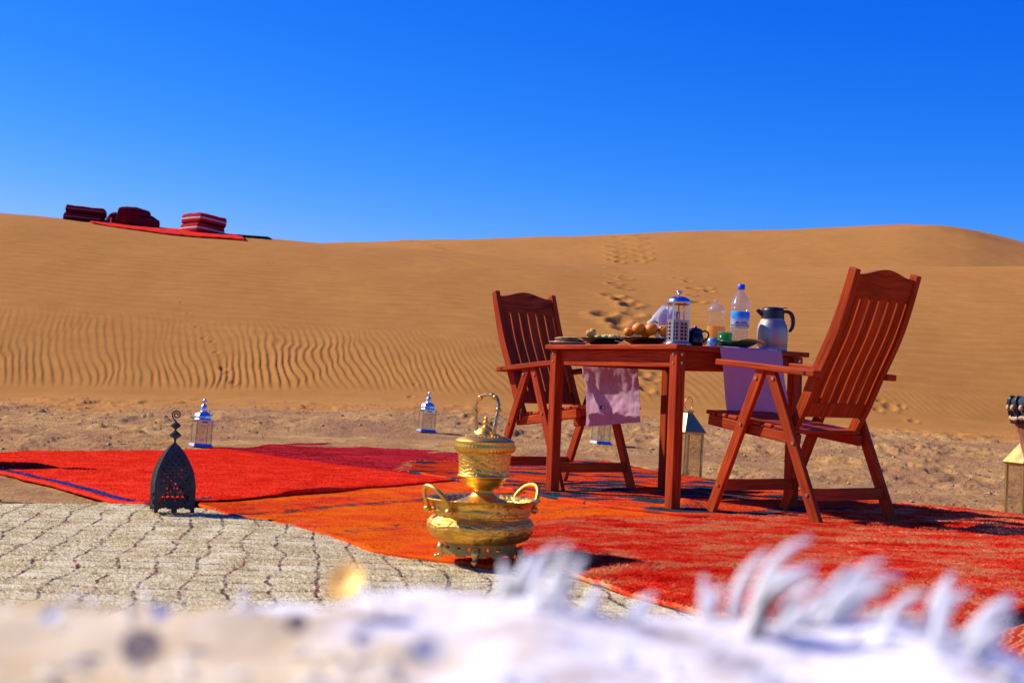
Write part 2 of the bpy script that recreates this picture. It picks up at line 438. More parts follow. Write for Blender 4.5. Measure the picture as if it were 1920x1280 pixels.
def terrain(X, Y):
    z = smooth_base(X, Y)
    xi = 960 + F * X / np.maximum(Y, 0.5)
    yg = hor(xi) + HC * F / np.maximum(Y, 0.3)
    # undulation of the dunes
    dm = smooth(16.0, 20.0, Y)
    z = z + dm * (0.07 * perlin(X * 0.22, Y * 0.16, 3) + 0.03 * perlin(X * 0.7, Y * 0.4, 4)) * smooth(0, 3, np.abs(Y - YC) + 0.6)
    # ripples running down the lower face
    wx = 0.18 * perlin(X * 0.9, Y * 0.5, 5) + 0.035 * perlin(X * 2.6, Y * 1.4, 6) + 0.015 * perlin(X * 6, Y * 3, 16) + 0.35 * perlin(X * 0.25, Y * 0.2, 15)
    ph = (X + wx + 0.20 * (Y - 17) + 0.03 * (Y - 17) ** 2) / 0.100
    ph = ph + 0.5 * smooth(0.06, 0.16, perlin(X * 0.8 + 7, Y * 0.22, 17)) + 0.5 * smooth(0.02, 0.12, perlin(X * 0.5 + 3, Y * 0.3, 18))
    fr = ph - np.floor(ph)
    saw = np.where(fr < 0.74, fr / 0.74, (1 - fr) / 0.26); saw = saw * saw * (3 - 2 * saw)
    left = 1 - smooth(700, 1500, xi)
    top = YB + 2.3 + 0.8 * left + 1.0 * perlin(X * 0.5, 0 * X, 8)
    am = smooth(YB + 0.15, YB + 0.7, Y) * (1 - smooth(YB + 0.9, top + 0.3, Y))
    am = am * (0.22 + 0.78 * left) * np.clip(0.8 + 1.1 * perlin(X * 0.45, Y * 0.4, 9) + 0.5 * perlin(X * 2, Y * 0.8, 19), 0.15, 1.4)
    z = z + 0.020 * am * (saw - 0.5)
    # finer cross ripples higher up
    wy = 0.35 * perlin(X * 0.35, Y * 0.3, 21) + 0.12 * perlin(X * 1.3, Y * 0.8, 22)
    p2 = (Y + 0.10 * X + wy) / 0.30
    f2 = p2 - np.floor(p2); s2 = np.where(f2 < 0.7, f2 / 0.7, (1 - f2) / 0.3); s2 = s2 * s2 * (3 - 2 * s2)
    a2 = smooth(top - 2.0, top + 0.8, Y) * (1 - smooth(26.0, 28.5, Y)) * (0.6 + 0.9 * perlin(X * 0.3, Y * 0.3, 23))
    z = z + 0.020 * np.clip(a2, 0, 1.2) * (s2 - 0.5)
    # fine ripples at the foot of the far dune
    p3 = (X + 0.2 * perlin(X * 0.4, Y * 0.3, 31) + 0.05 * Y) / 0.30
    s3 = 0.5 + 0.5 * np.sin(p3 * 2 * PI)
    a3 = smooth(34.5, 36, Y) * (1 - smooth(38, 45, Y)) * smooth(900, 1050, xi) * (1 - smooth(1380, 1500, xi))
    z = z + 0.018 * a3 * (s3 - 0.5)
    # shaded hollow under the far crest on the right
    z = z + 0.22 * np.exp(-((xi - 1765) / 90) ** 2 - ((Y - 53.0) / 1.2) ** 2) * smooth(40, 50, Y)
    # cracked, trampled mud of the flat
    edge = np.interp(xi, *FAR_EDGE)
    out = smooth(-6, 22, edge - yg) + 0.25 * (1 - smooth(300, 420, xi)) * (1 - smooth(5.0, 6.4, -Y + 11.0))
    mm = np.clip(out, 0, 1) * (1 - smooth(YB - 1.6, YB + 0.2, Y))
    r1 = 1 - np.abs(perlin(X * 1.1, Y * 0.8, 41)) * 2
    r2 = fbm(X * 4.2, Y * 2.6, 4, 45)
    clump = smooth(0.05, 0.35, perlin(X * 0.55, Y * 0.5, 50) + 0.35 * r2)
    crack = smooth(0.0, 0.16, np.abs(perlin(X * 2.1 + 0.4 * r2, Y * 1.3, 47)))
    plates = np.floor(perlin(X * 1.3 + 0.25 * r2, Y * 0.75 + 0.2 * r2, 48) * 5) / 5
    z = z + mm * (0.012 * r1 + 0.015 * r2 * (0.25 + clump) - 0.012 * (1 - crack) * clump + 0.030 * clump + 0.045 * plates - 0.012)
    # the mound of churned earth right of the right chair
    g = ground(1740, 868)
    z = z + 0.07 * np.exp(-((X - g[0]) / 0.5) ** 2 - ((Y - g[1]) / 0.45) ** 2) * (0.6 + r2)
    z = z + RUGZ(X, Y) * (1 - mm) * (Y < 12) - 0.012 * (1 - np.clip(out, 0, 1)) * (Y < 12)
    return z, mm
def RUGZ(X, Y):
    return 0.010 * perlin(X * 1.6, Y * 1.6, 61) + 0.005 * perlin(X * 4.5, Y * 4.5, 62)

cols = np.concatenate([np.linspace(-1.7, -0.43, 50)[:-1], np.linspace(-0.43, 0.43, 1000), np.linspace(0.43, 1.7, 50)[1:]])
r_a = np.concatenate([np.linspace(0.25, 3, 10)[:-1], np.linspace(3, 5.0, 24)[:-1], np.linspace(5.0, 16.9, 270)])
r_b = np.concatenate([[16.9], np.linspace(16.9, 30.6, 400)[1:], np.linspace(30.6, 34.0, 14)[1:]])
r_c = np.concatenate([[34.0], np.linspace(34.0, 60, 340)[1:], np.linspace(60, 240, 26)[1:]])
def make_terrain(name, rows, mat):
    Yg, Tg = np.meshgrid(rows, cols, indexing='ij'); Xg = Yg * Tg
    Z, mm = terrain(Xg, Yg)
    for (x, y, a, b, d, r) in PRINTS:
        if y < rows[0] - 2 or y > rows[-1] + 2: continue
        i0, i1 = np.searchsorted(rows, [y - 2.2 * max(a, b) * 1.5, y + 2.2 * max(a, b) * 1.5])
        if i1 <= i0: continue
        dx = Xg[i0:i1] - x; dy = Yg[i0:i1] - y
        u = (dx * math.cos(r) + dy * math.sin(r)) / a; v = (-dx * math.sin(r) + dy * math.cos(r)) / b
        q = np.sqrt(u * u + v * v) * (1 + 0.12 * perlin(dx * 2 / a + x, dy * 2 / b + y, 71))
        d = d * (1.5 if y > 33 else 1.15)
        Z[i0:i1] += d * (-np.exp(-(q / 0.85) ** 3) + 0.30 * np.exp(-((q - 1.4) / 0.45) ** 2) * (0.8 + 0.5 * np.clip(-v, -1, 1)))
    V = np.stack([Xg, Yg, Z], -1).reshape(-1, 3)
    a, b = Yg.shape; idx = np.arange(a * b).reshape(a, b)
    q = np.stack([idx[:-1, :-1], idx[:-1, 1:], idx[1:, 1:], idx[1:, :-1]], -1).reshape(-1, 4)
    o = fast_mesh(name, V, quads=q, mat=mat); tag(o, kind='structure')
    at = o.data.attributes.new('sand', 'FLOAT', 'POINT')
    xi = 960 + F * Xg / Yg
    ly = Yg - 0.9 * (1 - smooth(150, 420, xi)) * -1
    sandm = smooth(14.4, 16.6, ly + 1.1 * perlin(Xg * 0.35, Yg * 0.3, 81) + 0.5 * perlin(Xg * 1.2, Yg * 0.8, 82))
    at.data.foreach_set('value', sandm.ravel().astype(np.float32))
    return o
SANDM = mat_sand('dune_sand'); MUD = mat_sand('dry_mud', True)
make_terrain('ground', r_a, MUD)
make_terrain('sand_dune', r_b, SANDM)
make_terrain('far_sand_dune', r_c, SANDM)
pl = MB(); pl.add([(-300, -200, -0.35), (300, -200, -0.35), (300, 300, -0.35), (-300, 300, -0.35)], [(0, 1, 2, 3)])
tag(pl.build('desert_plain', SANDM), kind='structure')
def tz(x, y): return float(terrain(np.array([x]), np.array([y]))[0][0])

# clods of earth scattered over the flat
def clods():
    n = 5200
    y = 5.6 + 11 * rng.random(n) ** 1.15; x = (rng.random(n) * 0.84 - 0.42) * y
    z, mm = terrain(x, y); keep = (mm > 0.45) & (perlin(x * 0.6, y * 0.6, 91) + 0.25 * rng.normal(size=n) > -0.05)
    x, y, z = x[keep], y[keep], z[keep]; n = len(x)
    base = np.array([(1, 0, 0), (0, 1, 0), (-1, 0, 0), (0, -1, 0), (0, 0, 1), (0, 0, -1)], float)
    tri = np.array([(0, 1, 4), (1, 2, 4), (2, 3, 4), (3, 0, 4), (1, 0, 5), (2, 1, 5), (3, 2, 5), (0, 3, 5)])
    s = 0.005 + 0.013 * rng.random(n) ** 3
    V = base[None] * s[:, None, None] * rng.uniform(0.6, 1.5, (n, 6, 3)) * np.array([1.2, 1, 0.7])
    a = rng.random(n) * 6.28; ca, sa = np.cos(a), np.sin(a)
    Vx = V[..., 0] * ca[:, None] - V[..., 1] * sa[:, None]; Vy = V[..., 0] * sa[:, None] + V[..., 1] * ca[:, None]
    V = np.stack([Vx + x[:, None], Vy + y[:, None], V[..., 2] + z[:, None] + 0.3 * s[:, None]], -1).reshape(-1, 3)
    T = (tri[None] + (np.arange(n) * 6)[:, None, None]).reshape(-1, 3)
    tag(fast_mesh('dirt_clods', V, tris=T, mat=MUD_CLOD, smooth=False), 'small clods and crumbs of dry earth scattered over the flat', kind='stuff')
MUD_CLOD = simple('earth_clod', (0.52, 0.28, 0.14), 0.95, 0, 0.35, 3, 0.05)
clods()

# ------------------------------------------------------------------ rugs
def resample(pts, n):
    P = np.array([ground(a, b, 0.02)[:2] for a, b in pts]); L = np.concatenate([[0], np.cumsum(np.linalg.norm(np.diff(P, axis=0), axis=1))])
    t = np.linspace(0, L[-1], n)
    Q = np.stack([np.interp(t, L, P[:, k]) for k in (0, 1)], -1)
    for _ in range(3): Q[1:-1] = 0.25 * Q[:-2] + 0.5 * Q[1:-1] + 0.25 * Q[2:]
    return Q
def rug(name, label, mat, bottom, right, top, left, z, nu=110, nv=110, tufts=0, tlen=0.01, twid=0.006, bumpf=None, thick=0.014, wob=0.008, seed=1, lean=0.9, rise=0.42, patch=None):
    b, t = resample(bottom, nu), resample(top, nu); l, r = resample(left, nv), resample(right, nv)
    u = np.linspace(0, 1, nu)[:, None, None]; v = np.linspace(0, 1, nv)[None, :, None]
    P = (1 - v) * b[:, None] + v * t[:, None] + (1 - u) * l[None] + u * r[None] - ((1 - u) * (1 - v) * b[0] + u * (1 - v) * b[-1] + (1 - u) * v * t[0] + u * v * t[-1])
    X, Y = P[..., 0], P[..., 1]
    ex = np.stack([perlin(X * 6 + seed, Y * 6, seed), perlin(X * 6, Y * 6 + seed, seed + 9)], -1) * wob
    X = X + ex[..., 0]; Y = Y + ex[..., 1]
    du = np.concatenate([np.zeros((1, nv)), np.cumsum(np.hypot(np.diff(X, axis=0), np.diff(Y, axis=0)), axis=0)])
    dv = np.concatenate([np.zeros((nu, 1)), np.cumsum(np.hypot(np.diff(X, axis=1), np.diff(Y, axis=1)), axis=1)], axis=1)
    Z = z + RUGZ(X, Y) + 0.0022 * perlin(X * 14, Y * 14, seed + 3)
    if bumpf is not None: Z = Z + bumpf(X, Y, du, dv)
    # rounded border
    V = np.stack([X, Y, Z], -1)
    UV = np.stack([du, dv], -1)
    idx = np.arange(nu * nv).reshape(nu, nv)
    q = [np.stack([idx[:-1, :-1], idx[1:, :-1], idx[1:, 1:], idx[:-1, 1:]], -1).reshape(-1, 4)]
    ring = np.concatenate([idx[:, 0], idx[-1, 1:], idx[-2::-1, -1], idx[0, -2:0:-1]])
    cen = V.reshape(-1, 3).mean(0); rv = V.reshape(-1, 3)[ring].copy()
    low = rv.copy(); low[:, 2] = rv[:, 2] - thick
    if bumpf is not None: low[:, 2] = np.minimum(low[:, 2], z - thick + RUGZ(rv[:, 0], rv[:, 1]))
    mid = rv.copy(); mid[:, 2] -= thick * 0.4
    dirv = rv[:, :2] - cen[:2]; dirv /= np.linalg.norm(dirv, axis=1)[:, None]; mid[:, :2] += dirv * 0.005
    nb = nu * nv; nr = len(ring); k = np.arange(nr); k2 = (k + 1) % nr
    q.append(np.stack([ring[k2], ring[k], nb + k, nb + k2], -1)); q.append(np.stack([nb + k2, nb + k, nb + nr + k, nb + nr + k2], -1))
    allV = np.concatenate([V.reshape(-1, 3), mid, low]); uvr = UV.reshape(-1, 2)
    allUV = np.concatenate([uvr, uvr[ring], uvr[ring]])
    o = fast_mesh(name, allV, quads=np.concatenate(q), mat=mat[0], uv=allUV)
    tag(o, label, 'rug')
    if tufts:
        a = rng.random(tufts) * (nu - 1.001); c = rng.random(tufts) * (nv - 1.001)
        # even out over area and keep only those roughly in front of the camera's view
        i, j = a.astype(int), c.astype(int); fa, fc = (a - i)[:, None], (c - j)[:, None]
        def bil(A): return (A[i, j] * (1 - fa) + A[i + 1, j] * fa) * (1 - fc) + (A[i, j + 1] * (1 - fa) + A[i + 1, j + 1] * fa) * fc
        R = bil(V); U = bil(UV)
        vis = np.abs(R[:, 0] / R[:, 1]) < 0.40
        if patch is not None: vis &= patch(R[:, 0], R[:, 1])
        R = R[vis]; U = U[vis]; n = len(R)
        ang = rng.random(n) * 2 * PI; ln = tlen * rng.uniform(0.5, 1.25, n); wd = twid * rng.uniform(0.6, 1.3, n)
        den = 0.75 + 0.9 * perlin(R[:, 0] * 9, R[:, 1] * 9, seed + 5); ln = ln * np.clip(den, 0.25, 1.6)
        la = rng.random(n) * 2 * PI; tip = R + np.stack([np.cos(la) * ln * lean, np.sin(la) * ln * lean, ln * rise], -1)
        side = np.stack([np.cos(ang), np.sin(ang), 0 * ang], -1) * wd[:, None] / 2
        s2 = np.stack([-np.sin(ang), np.cos(ang), 0 * ang], -1) * wd[:, None] / 2
        R = R - np.array([0, 0, 0.002])
        TV = np.stack([R - side, R + side, tip, R - s2, R + s2], 1).reshape(-1, 3)
        T = (np.array([(0, 1, 2), (3, 4, 2)])[None] + (np.arange(n) * 5)[:, None, None]).reshape(-1, 3)
        p = fast_mesh('pile', TV, tris=T, mat=mat[1], uv=np.repeat(U, 5, 0), smooth=False, parent=o); p['kind'] = 'stuff'
    return o, V
def rug_mat(name, fn, rough=0.95, bump=0.6):
    return rug_mat1(name, fn, rough, bump, 0.0), rug_mat1(name + '_pile', fn, rough, 0.0, 0.55)
def rug_mat1(name, fn, rough, bump, trans):
    k = N(name); c = k.coord(); uv = k.coord('UV')
    sx = k.n('SeparateXYZ', {0: uv})
    col = fn(k, c, uv, sx.outputs[0], sx.outputs[1])
    wv = k.noise(c, 160, 3, 0.7)
    if not trans: col = k.mix(k.val(wv, 0.3, 0.6, 0.22, 0.0), col, (0.0, 0.0, 0.0), 'MIX')
    nb = k.bump(k.math('ADD', wv, k.math('MULTIPLY', k.noise(c, 45, 4), 1.4)), bump * 0.55, 0.008) if bump else None
    d = k.pbr(col, rough, 0, nb, 0.0); t = k.n('BsdfTranslucent', {'Color': col}).outputs[0]
    return k.done(k.n('MixShader', {0: trans, 1: d, 2: t}).outputs[0])

def c_beige(k, c, uv, u, v):
    wob = k.noise(c, 2.2, 3, col=True); wob2 = k.noise(c, 16, 3, col=True)
    p = k.n('VectorMath', {0: c, 1: k.n('VectorMath', {0: wob, 1: (0.14, 0.12, 0)}, operation='MULTIPLY').outputs[0]}, operation='ADD').outputs[0]
    p = k.n('VectorMath', {0: p, 1: k.n('VectorMath', {0: wob2, 1: (0.013, 0.016, 0)}, operation='MULTIPLY').outputs[0]}, operation='ADD').outputs[0]
    q = k.map(p, (1, 1, 1), (0, 0, -0.135)); s = k.n('SeparateXYZ', {0: q})
    def lines(x, per, w):
        f = k.math('ABSOLUTE', k.math('SUBTRACT', k.math('FRACT', k.math('DIVIDE', x, per)), 0.5))
        return k.val(f, 0.5 - w, 0.5 - w * 0.45)
    brk = k.noise(c, 34, 4, 0.65); brk2 = k.noise(k.map(c, loc=(4, 7, 0)), 20, 4)
    a = k.math('MULTIPLY', lines(s.outputs[0], 0.108, 0.060), k.val(brk, 0.40, 0.54))
    b = k.math('MULTIPLY', lines(s.outputs[1], 0.110, 0.062), k.val(brk2, 0.36, 0.50))
    base = k.ramp(k.noise(c, 9, 5), [(0.3, (0.72, 0.60, 0.34)), (0.7, (0.88, 0.76, 0.46))])
    lc = k.ramp(k.noise(c, 5, 3), [(0.44, (0.15, 0.085, 0.065)), (0.62, (0.38, 0.13, 0.11))])
    lb = k.ramp(k.noise(c, 8, 3), [(0.4, (0.20, 0.13, 0.09)), (0.6, (0.30, 0.18, 0.13))])
    return k.mix(a, k.mix(k.math('MULTIPLY', b, 0.85), base, lb), lc)
def c_red(k, c, uv, u, v):
    n = k.noise(k.map(c, (1.5, 5, 1)), 3, 5)
    base = k.ramp(n, [(0.3, (0.84, 0.034, 0.012)), (0.7, (0.96, 0.066, 0.026))])
    n2 = k.noise(k.map(c, (2, 9, 1)), 4, 4)
    base = k.mix(k.val(n2, 0.55, 0.72, 0, 0.6), base, (0.48, 0.014, 0.016))
    n3 = k.noise(k.map(c, (1, 1.6, 1)), 55, 4, 0.7)
    base = k.mix(k.val(n3, 0.5, 0.32, 0, 0.45), base, (0.50, 0.012, 0.008))
    w = k.math('ADD', u, k.math('MULTIPLY', k.math('SUBTRACT', k.noise(c, 18, 3), 0.5), 0.02))
    s = k.math('MULTIPLY', k.val(w, 0.030, 0.034), k.val(w, 0.085, 0.080))
    return k.mix(s, base, (0.045, 0.05, 0.17))
def c_crimson(k, c, uv, u, v):
    n = k.noise(k.map(c, (0.8, 4, 1)), 2.2, 6, 0.62)
    n2 = k.noise(k.map(c, (2, 12, 1)), 3, 5, 0.65)
    base = k.ramp(n, [(0.28, (0.20, 0.012, 0.018)), (0.5, (0.46, 0.018, 0.026)), (0.72, (0.60, 0.03, 0.035))])
    return k.mix(k.val(n2, 0.62, 0.74, 0, 0.75), base, (0.55, 0.28, 0.24))
def c_orange(k, c, uv, u, v):
    g0, g1 = ground(520, 971)[:2], ground(850, 944)[:2]; d = g1 - g0; L = np.linalg.norm(d); d = d / L; nr = np.array([-d[1], d[0]])
    s = k.n('SeparateXYZ', {0: c}); X, Y = s.outputs[0], s.outputs[1]
    w = k.math('ADD', k.math('MULTIPLY_ADD', X, float(nr[0]), float(-nr @ g0)), k.math('MULTIPLY', Y, float(nr[1])))   # metres across the stripes
    w = k.math('ADD', w, k.math('MULTIPLY', k.math('SUBTRACT', k.noise(c, 5, 4), 0.5), 0.10))
    n = k.noise(k.map(c, (3, 3, 1)), 1.6, 6, 0.62)
    col = k.ramp(k.val(w, -1.2, 0.8), [(0.0, (0.80, 0.075, 0.010)), (0.25, (0.80, 0.12, 0.010)), (0.40, (0.78, 0.085, 0.012)), (0.55, (0.82, 0.125, 0.008)), (0.63, (0.76, 0.055, 0.014)), (0.72, (0.74, 0.045, 0.016)), (0.78, (0.82, 0.13, 0.010)), (0.88, (0.80, 0.085, 0.012)), (1.0, (0.78, 0.06, 0.014))])
    col = k.mix(k.val(n, 0.42, 0.66, 0, 0.75), col, (0.82, 0.15, 0.008))
    col = k.mix(k.val(n, 0.50, 0.34, 0, 0.7), col, (0.72, 0.045, 0.016))
    dk = k.noise(k.map(c, (1, 1, 1)), 24, 5, 0.68)
    for ctr, wd, th in ((0.0, 0.055, 0.44), (0.17, 0.03, 0.52), (-0.62, 0.05, 0.50)):
        dd = k.math('ABSOLUTE', k.math('SUBTRACT', w, ctr))
        col = k.mix(k.math('MULTIPLY', k.val(dd, wd, wd * 0.5), k.val(dk, th, th + 0.09)), col, (0.085, 0.05, 0.04))
    return col
def c_pattern(k, c, uv, u, v):
    n = k.noise(k.map(c, (1.2, 4, 1)), 2.5, 5)
    base = k.ramp(n, [(0.3, (0.62, 0.045, 0.014)), (0.7, (0.80, 0.10, 0.018))])
    q = k.map(c, (1.0, 1.5, 1), (0, 0, 0.25))
    n2 = k.noise(q, 3.2, 4, 0.55, 0.6)
    vo = k.n('TexVoronoi', {'Vector': q, 'Scale': 2.6}).outputs[0]
    f = k.math('MAXIMUM', k.math('MULTIPLY', k.val(vo, 0.50, 0.42), k.val(n2, 0.36, 0.43)), k.val(n2, 0.58, 0.61))
    return k.mix(f, base, (0.035, 0.055, 0.075))
def c_shag(k, c, uv, u, v):
    n = k.noise(k.map(c, (1.3, 3.2, 1)), 2.6, 6, 0.65)
    n2 = k.noise(c, 22, 5, 0.7)
    base = k.ramp(k.math('ADD', k.math('MULTIPLY', n, 0.7), k.math('MULTIPLY', n2, 0.3)), [(0.37, (0.72, 0.022, 0.010)), (0.45, (0.90, 0.050, 0.020)), (0.50, (0.90, 0.16, 0.055)), (0.56, (0.86, 0.36, 0.15))])
    sp = k.noise(k.map(c, (1, 2, 1)), 9, 4, 0.6)
    base = k.mix(k.val(sp, 0.66, 0.76, 0, 0.7), base, (0.12, 0.02, 0.015))
    return k.mix(k.val(u, 0.03, 0.0, 0, 0.0), base, base)
def c_kilim(k, c, uv, u, v):
    w = k.n('TexWave', {'Vector': k.map(c, (1, 1, 1), (0, 0, 0.5)), 'Scale': 9, 'Distortion': 6, 'Detail': 2}).outputs[1]
    return k.ramp(w, [(0.2, (0.60, 0.05, 0.02)), (0.45, (0.78, 0.22, 0.06)), (0.6, (0.62, 0.42, 0.22)), (0.9, (0.70, 0.10, 0.03))])

M_BEIGE = rug_mat('cream_wool', c_beige, bump=0.8); M_RED = rug_mat('red_wool', c_red, bump=0.5); M_CRIM = rug_mat('crimson_wool', c_crimson)
M_ORANGE = rug_mat('orange_wool', c_orange, bump=0.5); M_PAT = rug_mat('rust_and_slate_wool', c_pattern); M_SHAG = rug_mat('red_shag_wool', c_shag, bump=0.8)
M_KILIM = rug_mat('kilim_wool', c_kilim)

rug('beige_rug', 'cream shaggy rug with dark red lattice lines under the dark iron lantern', M_BEIGE,
    [(-900, 1400), (400, 1400), (1800, 1400)], [(1800, 1400), (1480, 1190), (1180, 1010)], [(-320, 957), (0, 943), (180, 941), (330, 946), (800, 985), (1180, 1010)], [(-900, 1400), (-520, 1090), (-320, 957)],
    0.012, 150, 120, 150000, 0.013, 0.007, seed=2, bumpf=lambda X, Y, du, dv: 0.012 * np.exp(-((X + 0.9) / 0.7) ** 2 - ((Y - 4.9) / 0.5) ** 2))
rug('crimson_rug', 'dark crimson rug with faded pinkish wear, farthest of the rugs', M_CRIM,
    [(250, 880), (520, 880), (800, 905)], [(800, 905), (930, 880), (1010, 850)], [(395, 841), (520, 833), (640, 829), (850, 835), (1010, 850)], [(250, 880), (320, 860), (395, 841)],
    0.018, 90, 90, 26000, 0.014, 0.009, seed=3, bumpf=lambda X, Y, du, dv: 0.022 * np.clip(perlin(X * 3, Y * 3, 77), -0.2, 1))
rug('orange_rug', 'bright orange rug with a dark broken stripe, under the brass basin', M_ORANGE,
    [(374, 946), (430, 966), (500, 975), (560, 990), (640, 1012), (700, 1030), (820, 1047), (920, 1062), (1040, 1075)], [(1040, 1075), (1180, 1030), (1360, 990)], [(400, 912), (640, 902), (800, 890), (1000, 898), (1360, 990)][:4] + [(1180, 935), (1360, 990)], [(374, 946), (385, 930), (400, 912)],
    0.026, 120, 100, 70000, 0.007, 0.005, seed=4)
def red_bump(X, Y, du, dv):
    g0 = ground(400, 935); g1 = ground(625, 924)
    t = ((X - g0[0]) * (g1[0] - g0[0]) + (Y - g0[1]) * (g1[1] - g0[1])) / ((g1[0] - g0[0]) ** 2 + (g1[1] - g0[1]) ** 2)
    return 0.015 * np.exp(-(dv / 0.07) ** 2) * smooth(0.0, 0.4, t) * (1 - smooth(0.65, 1.05, t)) - 0.026 * np.exp(-(du / 0.35) ** 2) * smooth(0.1, 0.6, dv)
rug('red_rug', 'bright red rug with a blue stripe along its edge, left of the brass urn', M_RED,
    [(372, 939), (500, 936), (625, 924), (740, 913), (850, 905)], [(850, 905), (760, 893), (640, 877), (500, 856), (420, 845)], [(-160, 846), (0, 853), (200, 849), (420, 845)], [(372, 939), (330, 946), (275, 946), (200, 930), (110, 905), (0, 881), (-160, 846)],
    0.036, 120, 120, 70000, 0.009, 0.006, seed=5, rise=0.6, bumpf=red_bump)
def pat_bump(X, Y, du, dv):
    g = ground(1282, 968)
    return 0.045 * np.exp(-(((X - g[0]) * 0.8 + (Y - g[1]) * 0.6) / 0.035) ** 2 - (((X - g[0]) * -0.6 + (Y - g[1]) * 0.8) / 0.09) ** 2) + 0.010 * np.clip(perlin(X * 4, Y * 4, 78), 0, 1)
ro, rv = rug('patterned_rug', 'rust red rug with slate blue patches under the dining table', M_PAT,
    [(765, 888), (850, 905), (1000, 930), (1130, 955), (1280, 971), (1420, 982), (1620, 990)], [(1620, 990), (1650, 965), (1670, 944)], [(782, 872), (860, 869), (960, 866), (1130, 868), (1260, 893), (1330, 905), (1500, 925), (1670, 944)], [(765, 888), (772, 880), (782, 872)],
    0.040, 120, 90, 70000, 0.010, 0.006, seed=6, bumpf=pat_bump)
sro, srv = rug('shaggy_rug', 'large shaggy rug of mottled red and salmon in front of the right chair', M_SHAG,
    [(975, 1056), (1060, 1078), (1150, 1105), (1280, 1138), (1400, 1165), (1600, 1195), (1770, 1212)], [(1770, 1212), (1920, 1165), (2180, 1090), (2300, 1004)], [(1010, 988), (1140, 984), (1300, 986), (1560, 974), (1660, 954), (1800, 964), (1920, 978), (2300, 1004)], [(975, 1056), (985, 1020), (1010, 988)],
    0.050, 160, 120, 170000, 0.018, 0.009, seed=7, rise=0.5, bumpf=lambda X, Y, du, dv: 0.008 * perlin(X * 7, Y * 7, 79) - 0.012 * np.exp(-(du / 0.1) ** 2) - 0.020 * np.exp(-(dv / 0.12) ** 2), thick=0.014)
rug('flat_woven_rug', 'orange and beige flat woven rug, lower right corner beyond the white blanket', M_KILIM,
    [(1640, 1330), (1980, 1345), (2400, 1360)], [(2400, 1360), (2350, 1200), (2300, 1100)], [(1760, 1190), (1920, 1150), (2300, 1100)], [(1640, 1330), (1700, 1250), (1760, 1190)],
    0.026, 60, 60, 12000, 0.005, 0.004, seed=8)
# fringes
def fringe(root, V, sel, n, ln, mat):
    f = MB()
    E = sel(V)
    for k in range(n):
        t = (k + rng.random()) / n * (len(E) - 1.01); i = int(t); p = E[i] * (1 - t + i) + E[i + 1] * (t - i)
        i2 = min(i + 1, len(E) - 1); tan = E[i2] - E[i]; nrm = np.array([tan[1], -tan[0], 0]); nrm /= (np.linalg.norm(nrm) + 1e-9)
        cen = V.reshape(-1, 3).mean(0)
        if np.dot(nrm, p - cen) < 0: nrm = -nrm
        L = ln * rng.uniform(0.6, 1.2); sw = rng.normal() * 0.35
        d = nrm + np.array([-nrm[1], nrm[0], 0]) * sw
        f.tube([p + (0, 0, -0.004), p + d * L * 0.5 + (0, 0, 0.003), p + d * L + (0, 0, -0.012)], [0.0028, 0.0024, 0.001], 4)
    o = f.build('fringe', mat, root); o['kind'] = 'stuff'
FR_O = simple('orange_fringe', (0.72, 0.16, 0.03), 0.9, 0, 0.3); FR_B = simple('cream_fringe', (0.60, 0.46, 0.30), 0.9, 0, 0.2)
fringe(ro, rv, lambda V: V[0], 26, 0.09, FR_O)
fringe(ro, rv, lambda V: V[:26, -1], 40, 0.04, FR_O)
fringe(sro, srv, lambda V: V[:14, 0], 40, 0.05, FR_B)

# ------------------------------------------------------------------ white blanket in the foreground
def mat_blanket(name, tr):
    k = N(name); c = k.coord()
    n = k.noise(c, 9, 4); sx = k.n('SeparateXYZ', {0: c})
    f = k.math('ADD', sx.outputs[0], k.math('MULTIPLY', k.math('SUBTRACT', n, 0.5), 0.45))
    cream = k.ramp(k.noise(c, 22, 4), [(0.36, (0.60, 0.44, 0.22)), (0.65, (0.80, 0.64, 0.40))])
    white = k.ramp(k.noise(c, 24, 3), [(0.36, (0.62, 0.50, 0.38)), (0.46, (0.86, 0.79, 0.71)), (0.6, (0.95, 0.90, 0.84))])
    col = k.mix(k.val(f, -0.075, -0.02), cream, white)
    d = k.pbr(col, 0.9, 0, k.bump(k.noise(c, 60, 4), 0.25, 0.006), 0.0, **({'Subsurface Weight': 1.0, 'Subsurface Radius': (1.0, 0.95, 0.9), 'Subsurface Scale': 0.03} if tr else {}))
    tr = tr * 0.4
    t = k.n('BsdfTranslucent', {'Color': col}).outputs[0]
    return k.done(k.n('MixShader', {0: tr, 1: d, 2: t}).outputs[0])
BLK = mat_blanket('white_wool_blanket', 0.0); TUFT = mat_blanket('white_wool_tuft', 0.5)
